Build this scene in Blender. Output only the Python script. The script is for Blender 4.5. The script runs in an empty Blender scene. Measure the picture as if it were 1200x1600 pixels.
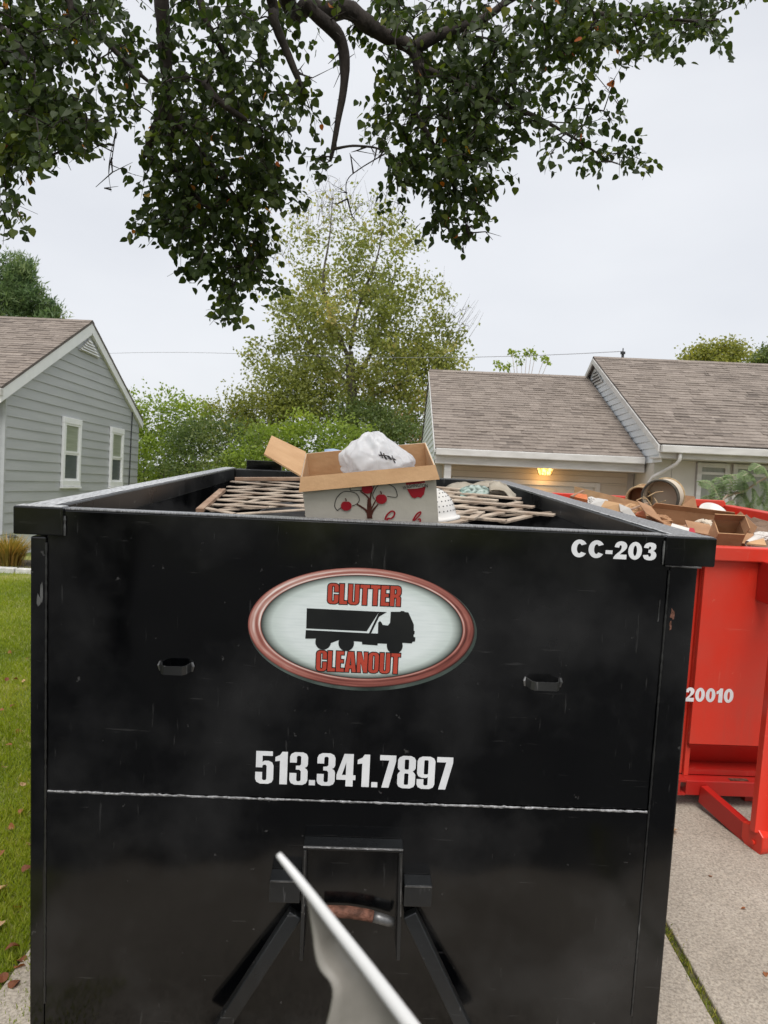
import bpy, bmesh, math, random
import numpy as np
from mathutils import Vector, Matrix, noise
from mathutils.geometry import tessellate_polygon

R = math.radians
rnd = random.Random(7)
scene = bpy.context.scene
col = scene.collection

# ------------------------------------------------------------------ camera
FPX = 1150.0                                   # focal length in pixels of a 1200 x 1600 picture
CAM = Vector((0, 0, 2.0))
_ey = Vector((14, 37, -FPX)).normalized()
_ex = Vector((math.cos(R(2.6)), -math.sin(R(2.6)), 0)); _ex = (_ex - _ey * _ex.dot(_ey)).normalized()
_ez = _ex.cross(_ey)
CM = Matrix((_ex, _ey, _ez))                   # camera vector -> world vector
cam_d = bpy.data.cameras.new('camera')
cam = bpy.data.objects.new('camera', cam_d); col.objects.link(cam)
cam_d.sensor_fit = 'VERTICAL'; cam_d.sensor_height = 36.0; cam_d.lens = FPX / 1600 * 36
cam_d.clip_start = 0.02; cam_d.clip_end = 3000
cam_d.dof.use_dof = True; cam_d.dof.focus_distance = 2.9; cam_d.dof.aperture_fstop = 9.0
cam.matrix_world = Matrix.Translation(CAM) @ CM.to_4x4()
scene.camera = cam

# ------------------------------------------------------------------ sky, sun, exposure
SUN_EL, SUN_AZ = R(60), R(182)                 # azimuth clockwise from +Y: high, behind the camera
world = bpy.data.worlds.new('World'); scene.world = world; world.use_nodes = True
wn, wl = world.node_tree.nodes, world.node_tree.links
wn.clear()
w_out = wn.new('ShaderNodeOutputWorld'); w_bg = wn.new('ShaderNodeBackground'); w_bg.inputs['Strength'].default_value = 0.1
w_sky = wn.new('ShaderNodeTexSky'); w_sky.sky_type = 'NISHITA'; w_sky.sun_disc = False
w_sky.sun_elevation = SUN_EL; w_sky.sun_rotation = SUN_AZ; w_sky.dust_density = 4.0; w_sky.air_density = 1.0
w_tc = wn.new('ShaderNodeTexCoord')
w_map = wn.new('ShaderNodeMapping'); w_map.inputs['Scale'].default_value = (1.0, 1.0, 2.6)
w_no = wn.new('ShaderNodeTexNoise'); w_no.inputs['Scale'].default_value = 2.2; w_no.inputs['Detail'].default_value = 5; w_no.inputs['Roughness'].default_value = 0.45
w_rp = wn.new('ShaderNodeValToRGB')             # an even overcast deck with soft cloud relief
w_rp.color_ramp.elements[0].position = 0.3; w_rp.color_ramp.elements[0].color = (0.735, 0.755, 0.80, 1)
w_rp.color_ramp.elements[1].position = 0.72; w_rp.color_ramp.elements[1].color = (0.86, 0.875, 0.905, 1)
w_sc = wn.new('ShaderNodeVectorMath'); w_sc.operation = 'SCALE'; w_sc.inputs['Scale'].default_value = 5.35
w_mx = wn.new('ShaderNodeMixRGB'); w_mx.inputs['Fac'].default_value = 0.93
wl.new(w_tc.outputs['Generated'], w_map.inputs['Vector']); wl.new(w_map.outputs['Vector'], w_no.inputs['Vector'])
wl.new(w_no.outputs['Fac'], w_rp.inputs['Fac']); wl.new(w_rp.outputs['Color'], w_sc.inputs[0])
wl.new(w_sky.outputs['Color'], w_mx.inputs['Color1']); wl.new(w_sc.outputs['Vector'], w_mx.inputs['Color2'])
wl.new(w_mx.outputs['Color'], w_bg.inputs['Color']); wl.new(w_bg.outputs['Background'], w_out.inputs['Surface'])

sun_d = bpy.data.lights.new('sun', 'SUN'); sun_d.energy = 1.5; sun_d.angle = R(40); sun_d.color = (1.0, 0.97, 0.93)
sun = bpy.data.objects.new('sun', sun_d); col.objects.link(sun)
sdir = Vector((math.sin(SUN_AZ) * math.cos(SUN_EL), math.cos(SUN_AZ) * math.cos(SUN_EL), math.sin(SUN_EL)))
sun.rotation_euler = (-sdir).to_track_quat('-Z', 'Y').to_euler(); sun.location = sdir * 60
scene.view_settings.view_transform = 'Standard'; scene.view_settings.look = 'None'
scene.view_settings.exposure = 1.0; scene.view_settings.gamma = 1.0
scene.render.engine = 'CYCLES'
scene.cycles.use_denoising = True
scene.cycles.max_bounces = 8; scene.cycles.transparent_max_bounces = 8

# ------------------------------------------------------------------ places
def ray(u, v): return CM @ Vector((u - 600, 800 - v, -FPX))
def at(u, v, y):
    d = ray(u, v); return CAM + d * (y / d.y)
class Frame:                                    # the sloping frame the dumpsters stand in: x right, y along, z up
    def __init__(s, o, a):
        a = a.normalized(); r = a.cross(Vector((0, 0, 1))).normalized(); u = r.cross(a)
        s.o = Vector(o); s.R = Matrix((r, a, u))
    def on(s, u, v, ax, k):
        c = s.R @ (CAM - s.o); d = s.R @ ray(u, v); return c + d * ((k - c[ax]) / d[ax])
    def w(s, p): return s.o + s.R.transposed() @ Vector(p)
    def mat(s, off=(0, 0, 0)): return Matrix.Translation(s.w(off)) @ s.R.transposed().to_4x4()
AXIS = ray(569, 689)
B = Frame((0, 0, 0), AXIS); B.o = at(571, 816, 2.57) - 1.88 * Vector(B.R[2])
SLOPE = AXIS.z / AXIS.y
Y0, Z0 = B.o.y, B.o.z - 0.10
def gz(x, y):                                   # the ground: flat road, rising drive, flat yard
    z = Z0 + SLOPE * (y - Y0)
    lo, hi = Z0 + SLOPE * (-3.2 - Y0), 0.36
    k = 0.05
    z = hi - k * math.log1p(math.exp(min(60, (hi - z) / k)))
    return lo + k * math.log1p(math.exp(min(60, (z - lo) / k))) if (z - lo) / k < 60 else z
def on_ground(u, v, up=0.0):
    d = ray(u, v); t = 0.001; y = 3.0
    for _ in range(60):
        t = (gz(0, y) + up - CAM.z) / d.z; y = 0.5 * y + 0.5 * (d.y * t)
    return CAM + d * t

# ------------------------------------------------------------------ materials
MATS = {}
def newmat(name):
    m = bpy.data.materials.new(name); m.use_nodes = True
    n, l = m.node_tree.nodes, m.node_tree.links
    MATS[name] = m
    return m, n, l, n['Principled BSDF']
def node(n, t, **kw):
    x = n.new(t)
    for k, v in kw.items():
        if k in x.inputs: x.inputs[k].default_value = v
        else: setattr(x, k, v)
    return x
def ramp(n, stops):
    r = n.new('ShaderNodeValToRGB'); e = r.color_ramp.elements
    while len(e) < len(stops): e.new(0.5)
    for i, (p, c) in enumerate(stops): e[i].position = p; e[i].color = (*c, 1) if len(c) == 3 else c
    return r
def simple(name, c1, c2=None, scale=6.0, rough=0.6, metal=0.0, bump=0.0, bscale=40.0, detail=5, lo=0.35, hi=0.65, spec=0.5, stretch=None, r2=None, tint=None):
    m, n, l, p = newmat(name)
    p.inputs['Roughness'].default_value = rough; p.inputs['Metallic'].default_value = metal
    p.inputs['Specular IOR Level'].default_value = spec
    tc = n.new('ShaderNodeTexCoord'); vec = tc.outputs['Object']
    if stretch:
        mp = node(n, 'ShaderNodeMapping', Scale=stretch); l.new(vec, mp.inputs['Vector']); vec = mp.outputs['Vector']
    colr = None
    if c2:
        no = node(n, 'ShaderNodeTexNoise', Scale=scale, Detail=detail); l.new(vec, no.inputs['Vector'])
        rp = ramp(n, [(lo, c1), (hi, c2)]); l.new(no.outputs['Fac'], rp.inputs['Fac']); colr = rp.outputs['Color']
        if r2 is not None:
            mr = node(n, 'ShaderNodeMapRange'); mr.inputs['From Min'].default_value = lo; mr.inputs['From Max'].default_value = hi
            mr.inputs['To Min'].default_value = rough; mr.inputs['To Max'].default_value = r2
            l.new(no.outputs['Fac'], mr.inputs['Value']); l.new(mr.outputs['Result'], p.inputs['Roughness'])
    if tint:                                     # per-piece tint stored on the mesh
        at_ = n.new('ShaderNodeAttribute'); at_.attribute_name = 'tint'
        rp2 = ramp(n, tint); l.new(at_.outputs['Fac'], rp2.inputs['Fac'])
        if colr:
            mx = node(n, 'ShaderNodeMixRGB', blend_type='MULTIPLY'); mx.inputs['Fac'].default_value = 1
            l.new(rp2.outputs['Color'], mx.inputs['Color1']); l.new(colr, mx.inputs['Color2']); colr = mx.outputs['Color']
        else: colr = rp2.outputs['Color']
    if colr: l.new(colr, p.inputs['Base Color'])
    else: p.inputs['Base Color'].default_value = (*c1, 1)
    if bump:
        nb = node(n, 'ShaderNodeTexNoise', Scale=bscale, Detail=6); l.new(vec, nb.inputs['Vector'])
        bp = node(n, 'ShaderNodeBump', Strength=bump, Distance=0.02); l.new(nb.outputs['Fac'], bp.inputs['Height']); l.new(bp.outputs['Normal'], p.inputs['Normal'])
    return m
def leafmat(name, stops, trans=0.35, rough=0.5):
    m, n, l, p = newmat(name)
    a = n.new('ShaderNodeAttribute'); a.attribute_name = 'tint'
    rp = ramp(n, stops); l.new(a.outputs['Fac'], rp.inputs['Fac'])
    l.new(rp.outputs['Color'], p.inputs['Base Color']); p.inputs['Roughness'].default_value = rough; p.inputs['Specular IOR Level'].default_value = 0.25
    t = n.new('ShaderNodeBsdfTranslucent'); hs = node(n, 'ShaderNodeHueSaturation', Saturation=1.15, Value=1.5)
    l.new(rp.outputs['Color'], hs.inputs['Color']); l.new(hs.outputs['Color'], t.inputs['Color'])
    mx = n.new('ShaderNodeMixShader'); mx.inputs['Fac'].default_value = trans
    l.new(p.outputs['BSDF'], mx.inputs[1]); l.new(t.outputs['BSDF'], mx.inputs[2]); l.new(mx.outputs['Shader'], n['Material Output'].inputs['Surface'])
    return m
def paint(name, base, dust_sheen, worn, rough=0.22, scratch=0.5, dust=0.5, streak=True, wavy=0.12, soft=(0.40, 0.66)):
    """Glossy machine paint with dust clouds (painted reflections on black_paint), run streaks, scratches and chips."""
    m, n, l, p = newmat(name)
    tc = n.new('ShaderNodeTexCoord'); V = tc.outputs['Object']
    cl = node(n, 'ShaderNodeTexNoise', Scale=1.7, Detail=5, Roughness=0.55); l.new(V, cl.inputs['Vector'])
    r1 = ramp(n, [(soft[0], base), (soft[1], dust_sheen)]); l.new(cl.outputs['Fac'], r1.inputs['Fac'])
    c = r1.outputs['Color']
    def layer(vec_scale, nscale, lo, hi, colour, fac, rotx=0.0):
        nonlocal c
        mp = node(n, 'ShaderNodeMapping', Scale=vec_scale); mp.inputs['Rotation'].default_value = (0, rotx, 0); l.new(V, mp.inputs['Vector'])
        no = node(n, 'ShaderNodeTexNoise', Scale=nscale, Detail=3, Roughness=0.6); l.new(mp.outputs['Vector'], no.inputs['Vector'])
        rr = ramp(n, [(lo, (0, 0, 0)), (hi, (fac, fac, fac))]); l.new(no.outputs['Fac'], rr.inputs['Fac'])
        mx = n.new('ShaderNodeMixRGB'); l.new(rr.outputs['Color'], mx.inputs['Fac']); l.new(c, mx.inputs['Color1']); mx.inputs['Color2'].default_value = (*colour, 1)
        c = mx.outputs['Color']
        return rr
    if streak: layer((9, 9, 0.7), 1.5, 0.55, 0.75, dust_sheen, dust)
    layer((2, 2, 26), 2.0, 0.665, 0.72, worn, scratch * 0.35, 0.5)
    layer((30, 30, 3.0), 1.6, 0.67, 0.73, worn, scratch * 0.4, -0.12)
    chips = layer((1, 1, 1), 24.0, 0.70, 0.745, worn, scratch)
    l.new(c, p.inputs['Base Color'])
    rn = node(n, 'ShaderNodeMapRange'); rn.inputs['From Min'].default_value = 0.3; rn.inputs['From Max'].default_value = 0.7
    rn.inputs['To Min'].default_value = rough; rn.inputs['To Max'].default_value = rough + 0.14
    l.new(cl.outputs['Fac'], rn.inputs['Value']); l.new(rn.outputs['Result'], p.inputs['Roughness'])
    wv = node(n, 'ShaderNodeTexNoise', Scale=2.2, Detail=1); l.new(V, wv.inputs['Vector'])
    bp = node(n, 'ShaderNodeBump', Strength=wavy, Distance=0.03); l.new(wv.outputs['Fac'], bp.inputs['Height']); l.new(bp.outputs['Normal'], p.inputs['Normal'])
    return m

paint('black_paint', (0.0012, 0.0014, 0.0018), (0.0270, 0.0270, 0.0275), (0.13, 0.128, 0.125), rough=0.07, scratch=0.35, dust=0.25, streak=False, wavy=0.6, soft=(0.46, 0.80))  # pale clouds are soft reflections painted into the base colour
paint('frame_paint', (0.006, 0.0066, 0.0072), (0.017, 0.0185, 0.020), (0.20, 0.20, 0.20), rough=0.22, scratch=0.6, dust=0.6)
paint('black_rail', (0.011, 0.0115, 0.012), (0.035, 0.035, 0.034), (0.32, 0.32, 0.31), rough=0.24, scratch=0.8, dust=0.8)
paint('red_paint', (0.66, 0.036, 0.018), (0.56, 0.056, 0.034), (0.70, 0.24, 0.17), rough=0.28, scratch=0.5, dust=0.8)
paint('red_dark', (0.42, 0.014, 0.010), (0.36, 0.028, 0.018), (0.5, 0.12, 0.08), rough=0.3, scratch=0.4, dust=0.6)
simple('rail_speckle', (0.045, 0.046, 0.048), (0.62, 0.63, 0.63), scale=7, rough=0.35, lo=0.30, hi=0.58, stretch=(40, 3, 1), detail=6)  # pale speckle drawn out along the rail
simple('rail_speckle_dull', (0.030, 0.031, 0.033), (0.30, 0.305, 0.31), scale=9, rough=0.3, lo=0.36, hi=0.66, stretch=(40, 4, 1), detail=6)
simple('weld', (0.14, 0.14, 0.14), (0.42, 0.42, 0.43), scale=60, rough=0.45, metal=0.4, bump=0.6, bscale=90)
simple('rust', (0.07, 0.028, 0.016), (0.20, 0.085, 0.055), scale=40, rough=0.75, metal=0.2, bump=0.5, bscale=120)
simple('worn_steel', (0.05, 0.05, 0.05), (0.22, 0.22, 0.22), scale=14, rough=0.4, metal=0.7)
simple('vinyl_white', (0.66, 0.67, 0.69), (0.78, 0.79, 0.80), scale=9, rough=0.45)
simple('vinyl_black', (0.006, 0.007, 0.008), (0.011, 0.012, 0.012), scale=8, rough=0.35)
simple('vinyl_red', (0.40, 0.050, 0.030), (0.46, 0.062, 0.036), scale=12, rough=0.4)
simple('decal_edge', (0.020, 0.030, 0.026), (0.10, 0.13, 0.115), scale=5, rough=0.4)
m, n, l, p = newmat('concrete')
tc = n.new('ShaderNodeTexCoord'); V = tc.outputs['Object']
na = node(n, 'ShaderNodeTexNoise', Scale=1.3, Detail=6, Roughness=0.6); nb = node(n, 'ShaderNodeTexNoise', Scale=75.0, Detail=4, Roughness=0.7); vo = node(n, 'ShaderNodeTexVoronoi', Scale=130.0)
for q in (na, nb, vo): l.new(V, q.inputs['Vector'])
ra = ramp(n, [(0.30, (0.270, 0.236, 0.192)), (0.68, (0.390, 0.348, 0.292))]); rb_ = ramp(n, [(0.36, (0.66, 0.64, 0.62)), (0.50, (1, 1, 1)), (0.66, (1.28, 1.26, 1.22))]); rv_ = ramp(n, [(0.0, (0.82, 0.80, 0.78)), (0.9, (1.10, 1.10, 1.10))])
l.new(na.outputs['Fac'], ra.inputs['Fac']); l.new(nb.outputs['Fac'], rb_.inputs['Fac']); l.new(vo.outputs['Color'], rv_.inputs['Fac'])
m1 = node(n, 'ShaderNodeMixRGB', blend_type='MULTIPLY'); m2 = node(n, 'ShaderNodeMixRGB', blend_type='MULTIPLY'); m1.inputs['Fac'].default_value = 1; m2.inputs['Fac'].default_value = 1
l.new(ra.outputs['Color'], m1.inputs['Color1']); l.new(rb_.outputs['Color'], m1.inputs['Color2']); l.new(m1.outputs['Color'], m2.inputs['Color1']); l.new(rv_.outputs['Color'], m2.inputs['Color2']); l.new(m2.outputs['Color'], p.inputs['Base Color'])
bp = node(n, 'ShaderNodeBump', Strength=0.45, Distance=0.005); l.new(nb.outputs['Fac'], bp.inputs['Height']); l.new(bp.outputs['Normal'], p.inputs['Normal']); p.inputs['Roughness'].default_value = 0.92
simple('soil', (0.035, 0.028, 0.018), (0.075, 0.06, 0.036), scale=9, rough=1.0, bump=0.5, bscale=60)
simple('moss', (0.045, 0.052, 0.014), (0.13, 0.12, 0.045), scale=20, rough=1.0, bump=0.6, bscale=90)
simple('asphalt', (0.040, 0.040, 0.041), (0.065, 0.064, 0.062), scale=3, rough=0.95, bump=0.5, bscale=150)
simple('turf', (0.10, 0.135, 0.02), (0.22, 0.215, 0.055), scale=1.6, rough=1.0, bump=0.6, bscale=60, detail=8)
simple('grey_siding', (0.385, 0.400, 0.410), (0.425, 0.440, 0.450), scale=2.5, rough=0.5, stretch=(1, .3, 3))
simple('pale_siding', (0.66, 0.685, 0.70), (0.73, 0.75, 0.76), scale=2.5, rough=0.5, stretch=(1, .3, 3))
simple('white_trim', (0.76, 0.77, 0.78), (0.82, 0.825, 0.83), scale=4, rough=0.5)
simple('gutter_white', (0.50, 0.49, 0.47), (0.62, 0.61, 0.59), scale=3, rough=0.45, stretch=(1, 1, 4))
simple('cream_wall', (0.50, 0.475, 0.43), (0.57, 0.545, 0.50), scale=2, rough=0.7)
simple('beige_wall', (0.46, 0.39, 0.305), (0.51, 0.44, 0.35), scale=2, rough=0.7)
simple('door_white', (0.52, 0.50, 0.46), (0.58, 0.56, 0.52), scale=2, rough=0.55)
simple('foundation', (0.62, 0.64, 0.67), (0.70, 0.72, 0.75), scale=3, rough=0.8, bump=0.3, bscale=30)
simple('roof_deck', (0.10, 0.085, 0.078), (0.14, 0.12, 0.11), scale=5, rough=0.95)
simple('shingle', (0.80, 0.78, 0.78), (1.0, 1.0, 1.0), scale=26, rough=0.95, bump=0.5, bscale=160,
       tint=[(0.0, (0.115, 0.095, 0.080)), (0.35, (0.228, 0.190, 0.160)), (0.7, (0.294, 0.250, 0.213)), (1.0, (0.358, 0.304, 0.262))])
simple('glass_dark', (0.035, 0.045, 0.042), (0.06, 0.075, 0.068), scale=2, rough=0.08)
simple('blind', (0.26, 0.29, 0.22), (0.33, 0.36, 0.28), scale=1.5, rough=0.35, stretch=(1, 1, 14))
simple('screen_grey', (0.085, 0.10, 0.11), (0.12, 0.135, 0.145), scale=2, rough=0.25)
simple('curtain_grey', (0.22, 0.235, 0.20), (0.28, 0.29, 0.255), scale=2, rough=0.35, stretch=(6, 1, .4))
simple('bark', (0.016, 0.012, 0.009), (0.036, 0.027, 0.022), scale=14, rough=0.95, bump=0.8, bscale=40, stretch=(1, 1, .3))
simple('bark_grey', (0.07, 0.06, 0.05), (0.13, 0.115, 0.095), scale=8, rough=0.95, bump=0.5, bscale=30)
simple('lattice_wood', (0.31, 0.235, 0.175), (0.50, 0.415, 0.325), scale=7, rough=0.85, bump=0.3, bscale=60, stretch=(1, 1, 1))
simple('lattice_raw', (0.27, 0.155, 0.095), (0.42, 0.29, 0.20), scale=11, rough=0.8)
simple('cardboard', (0.47, 0.275, 0.135), (0.56, 0.345, 0.18), scale=7, rough=0.8, bump=0.15, bscale=30)
simple('cardboard_inner', (0.34, 0.175, 0.085), (0.41, 0.225, 0.115), scale=6, rough=0.85, bump=0.15, bscale=30)
simple('cardboard_dull', (0.285, 0.145, 0.070), (0.375, 0.205, 0.105), scale=5, rough=0.85, bump=0.2, bscale=25)
simple('carton_print', (0.56, 0.515, 0.43), (0.64, 0.60, 0.51), scale=5, rough=0.6, bump=0.12, bscale=18)
simple('ink_red', (0.36, 0.012, 0.022), (0.42, 0.018, 0.03), scale=9, rough=0.5)
simple('ink_brown', (0.085, 0.025, 0.016), (0.11, 0.033, 0.02), scale=9, rough=0.5)
simple('ink_black', (0.015, 0.013, 0.013), (0.02, 0.018, 0.018), scale=9, rough=0.5)
simple('enamel', (0.60, 0.58, 0.54), (0.70, 0.68, 0.65), scale=4, rough=0.25)
simple('canvas', (0.30, 0.26, 0.20), (0.43, 0.385, 0.31), scale=9, rough=0.95, bump=0.3, bscale=50)
simple('teal_plastic', (0.20, 0.30, 0.26), (0.46, 0.52, 0.48), scale=11, rough=0.3)
simple('blue_paper', (0.30, 0.40, 0.58), (0.36, 0.46, 0.64), scale=4, rough=0.6)
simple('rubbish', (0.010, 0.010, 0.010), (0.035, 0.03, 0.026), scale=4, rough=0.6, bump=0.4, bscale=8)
simple('rubbish_brown', (0.10, 0.055, 0.03), (0.22, 0.14, 0.09), scale=3, rough=0.8, bump=0.4, bscale=8)
simple('paper_white', (0.56, 0.53, 0.49), (0.68, 0.65, 0.61), scale=5, rough=0.7)
simple('orange_card', (0.62, 0.14, 0.035), (0.68, 0.22, 0.08), scale=5, rough=0.6)
simple('wicker', (0.36, 0.24, 0.12), (0.50, 0.36, 0.20), scale=30, rough=0.8, bump=0.4, bscale=80)
simple('hoop_dark', (0.045, 0.04, 0.032), (0.09, 0.08, 0.06), scale=20, rough=0.7)
simple('hide_pale', (0.52, 0.44, 0.34), (0.60, 0.52, 0.42), scale=4, rough=0.6)
simple('lamp_metal', (0.012, 0.011, 0.010), (0.02, 0.018, 0.016), scale=9, rough=0.4, metal=0.4)
simple('dark_metal', (0.04, 0.042, 0.045), (0.07, 0.072, 0.075), scale=9, rough=0.45, metal=0.5)
simple('stone', (0.44, 0.43, 0.40), (0.58, 0.57, 0.54), scale=8, rough=0.9, bump=0.6, bscale=20)
simple('bracket_metal', (0.52, 0.52, 0.51), (0.62, 0.62, 0.61), scale=7, rough=0.32)
simple('blade_face', (0.20, 0.19, 0.165), (0.30, 0.28, 0.25), scale=22, rough=0.42)  # face tone darkened: shade on the metal put into its colour
simple('wire', (0.22, 0.22, 0.23), rough=0.6)
leafmat('leaf_pear', [(0.0, (0.020, 0.034, 0.010)), (0.5, (0.044, 0.068, 0.016)), (0.80, (0.088, 0.118, 0.022)), (0.945, (0.16, 0.18, 0.030)), (0.965, (0.36, 0.19, 0.025)), (1.0, (0.38, 0.075, 0.02))], trans=0.42, rough=0.5)
leafmat('leaf_maple', [(0.0, (0.115, 0.140, 0.045)), (0.4, (0.225, 0.250, 0.075)), (0.8, (0.345, 0.355, 0.110)), (1.0, (0.44, 0.37, 0.14))], trans=0.5)
leafmat('leaf_green', [(0.0, (0.112, 0.163, 0.040)), (0.5, (0.250, 0.325, 0.069)), (1.0, (0.438, 0.488, 0.094))], trans=0.5)
leafmat('leaf_olive', [(0.0, (0.119, 0.140, 0.042)), (0.5, (0.245, 0.259, 0.067)), (1.0, (0.392, 0.371, 0.091))], trans=0.5)
leafmat('leaf_dark', [(0.0, (0.061, 0.097, 0.038)), (0.5, (0.142, 0.186, 0.062)), (1.0, (0.263, 0.277, 0.089))], trans=0.4)
leafmat('leaf_orange', [(0.0, (0.25, 0.16, 0.05)), (0.5, (0.40, 0.25, 0.12)), (1.0, (0.50, 0.38, 0.24))], trans=0.4)
leafmat('needle', [(0.0, (0.058, 0.101, 0.047)), (0.5, (0.124, 0.1865, 0.075)), (1.0, (0.215, 0.267, 0.111))], trans=0.4)
leafmat('leaf_mimosa', [(0.0, (0.14, 0.20, 0.095)), (0.5, (0.21, 0.28, 0.135)), (1.0, (0.29, 0.36, 0.18))], trans=0.4)
leafmat('grass_blade', [(0.0, (0.12, 0.16, 0.018)), (0.45, (0.25, 0.31, 0.036)), (0.85, (0.36, 0.37, 0.062)), (1.0, (0.44, 0.36, 0.15))], trans=0.5)
leafmat('straw', [(0.0, (0.15, 0.16, 0.035)), (0.5, (0.34, 0.26, 0.07)), (1.0, (0.46, 0.27, 0.09))], trans=0.35)
leafmat('fallen', [(0.0, (0.14, 0.045, 0.02)), (0.5, (0.30, 0.12, 0.05)), (1.0, (0.52, 0.34, 0.19))], trans=0.2)

# copper ring and field of the printed oval: flat print with its own gradients
m, n, l, p = newmat('copper_print')
a = n.new('ShaderNodeAttribute'); a.attribute_name = 'tint'
rp = ramp(n, [(0.0, (0.045, 0.014, 0.012)), (0.30, (0.22, 0.065, 0.052)), (0.55, (0.37, 0.140, 0.112)), (0.78, (0.54, 0.32, 0.275)), (1.0, (0.86, 0.75, 0.71))])
l.new(a.outputs['Fac'], rp.inputs['Fac']); l.new(rp.outputs['Color'], p.inputs['Base Color']); p.inputs['Roughness'].default_value = 0.35
m, n, l, p = newmat('field_print')
a = n.new('ShaderNodeAttribute'); a.attribute_name = 'tint'
rp = ramp(n, [(0.0, (0.73, 0.79, 0.79)), (0.74, (0.71, 0.77, 0.76)), (0.89, (0.56, 0.63, 0.60)), (0.965, (0.20, 0.23, 0.21)), (1.0, (0.012, 0.014, 0.013))])
tc = n.new('ShaderNodeTexCoord'); mp = node(n, 'ShaderNodeMapping', Scale=(3, 3, 40)); mp.inputs['Rotation'].default_value = (0, 1.5, 0)
no = node(n, 'ShaderNodeTexNoise', Scale=3.0, Detail=3); l.new(tc.outputs['Object'], mp.inputs['Vector']); l.new(mp.outputs['Vector'], no.inputs['Vector'])
r2 = ramp(n, [(0.45, (1, 1, 1)), (0.8, (0.86, 0.88, 0.88))]); l.new(no.outputs['Fac'], r2.inputs['Fac'])
mx = node(n, 'ShaderNodeMixRGB', blend_type='MULTIPLY'); mx.inputs['Fac'].default_value = 1
l.new(a.outputs['Fac'], rp.inputs['Fac']); l.new(rp.outputs['Color'], mx.inputs['Color1']); l.new(r2.outputs['Color'], mx.inputs['Color2']); l.new(mx.outputs['Color'], p.inputs['Base Color'])
p.inputs['Roughness'].default_value = 0.4
# thin plastic film
m, n, l, p = newmat('bag_film')
p.inputs['Base Color'].default_value = (0.90, 0.91, 0.93, 1); p.inputs['Roughness'].default_value = 0.24
t = n.new('ShaderNodeBsdfTranslucent'); t.inputs['Color'].default_value = (0.80, 0.82, 0.84, 1)
tr = n.new('ShaderNodeBsdfTransparent'); mx = n.new('ShaderNodeMixShader'); mx.inputs['Fac'].default_value = 0.5; m2 = n.new('ShaderNodeMixShader'); m2.inputs['Fac'].default_value = 0.10
l.new(p.outputs['BSDF'], mx.inputs[1]); l.new(t.outputs['BSDF'], mx.inputs[2]); l.new(mx.outputs['Shader'], m2.inputs[1]); l.new(tr.outputs['BSDF'], m2.inputs[2])
l.new(m2.outputs['Shader'], n['Material Output'].inputs['Surface'])
# lit amber lamp glass
m, n, l, p = newmat('lamp_glow')
p.inputs['Base Color'].default_value = (0.8, 0.45, 0.1, 1)
tc = n.new('ShaderNodeTexCoord'); no = node(n, 'ShaderNodeTexNoise', Scale=22.0); l.new(tc.outputs['Object'], no.inputs['Vector'])
rp = ramp(n, [(0.35, (0.9, 0.34, 0.02)), (0.65, (1.0, 0.78, 0.30))]); l.new(no.outputs['Fac'], rp.inputs['Fac']); l.new(rp.outputs['Color'], p.inputs['Emission Color'])
p.inputs['Emission Strength'].default_value = 1.3

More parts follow.
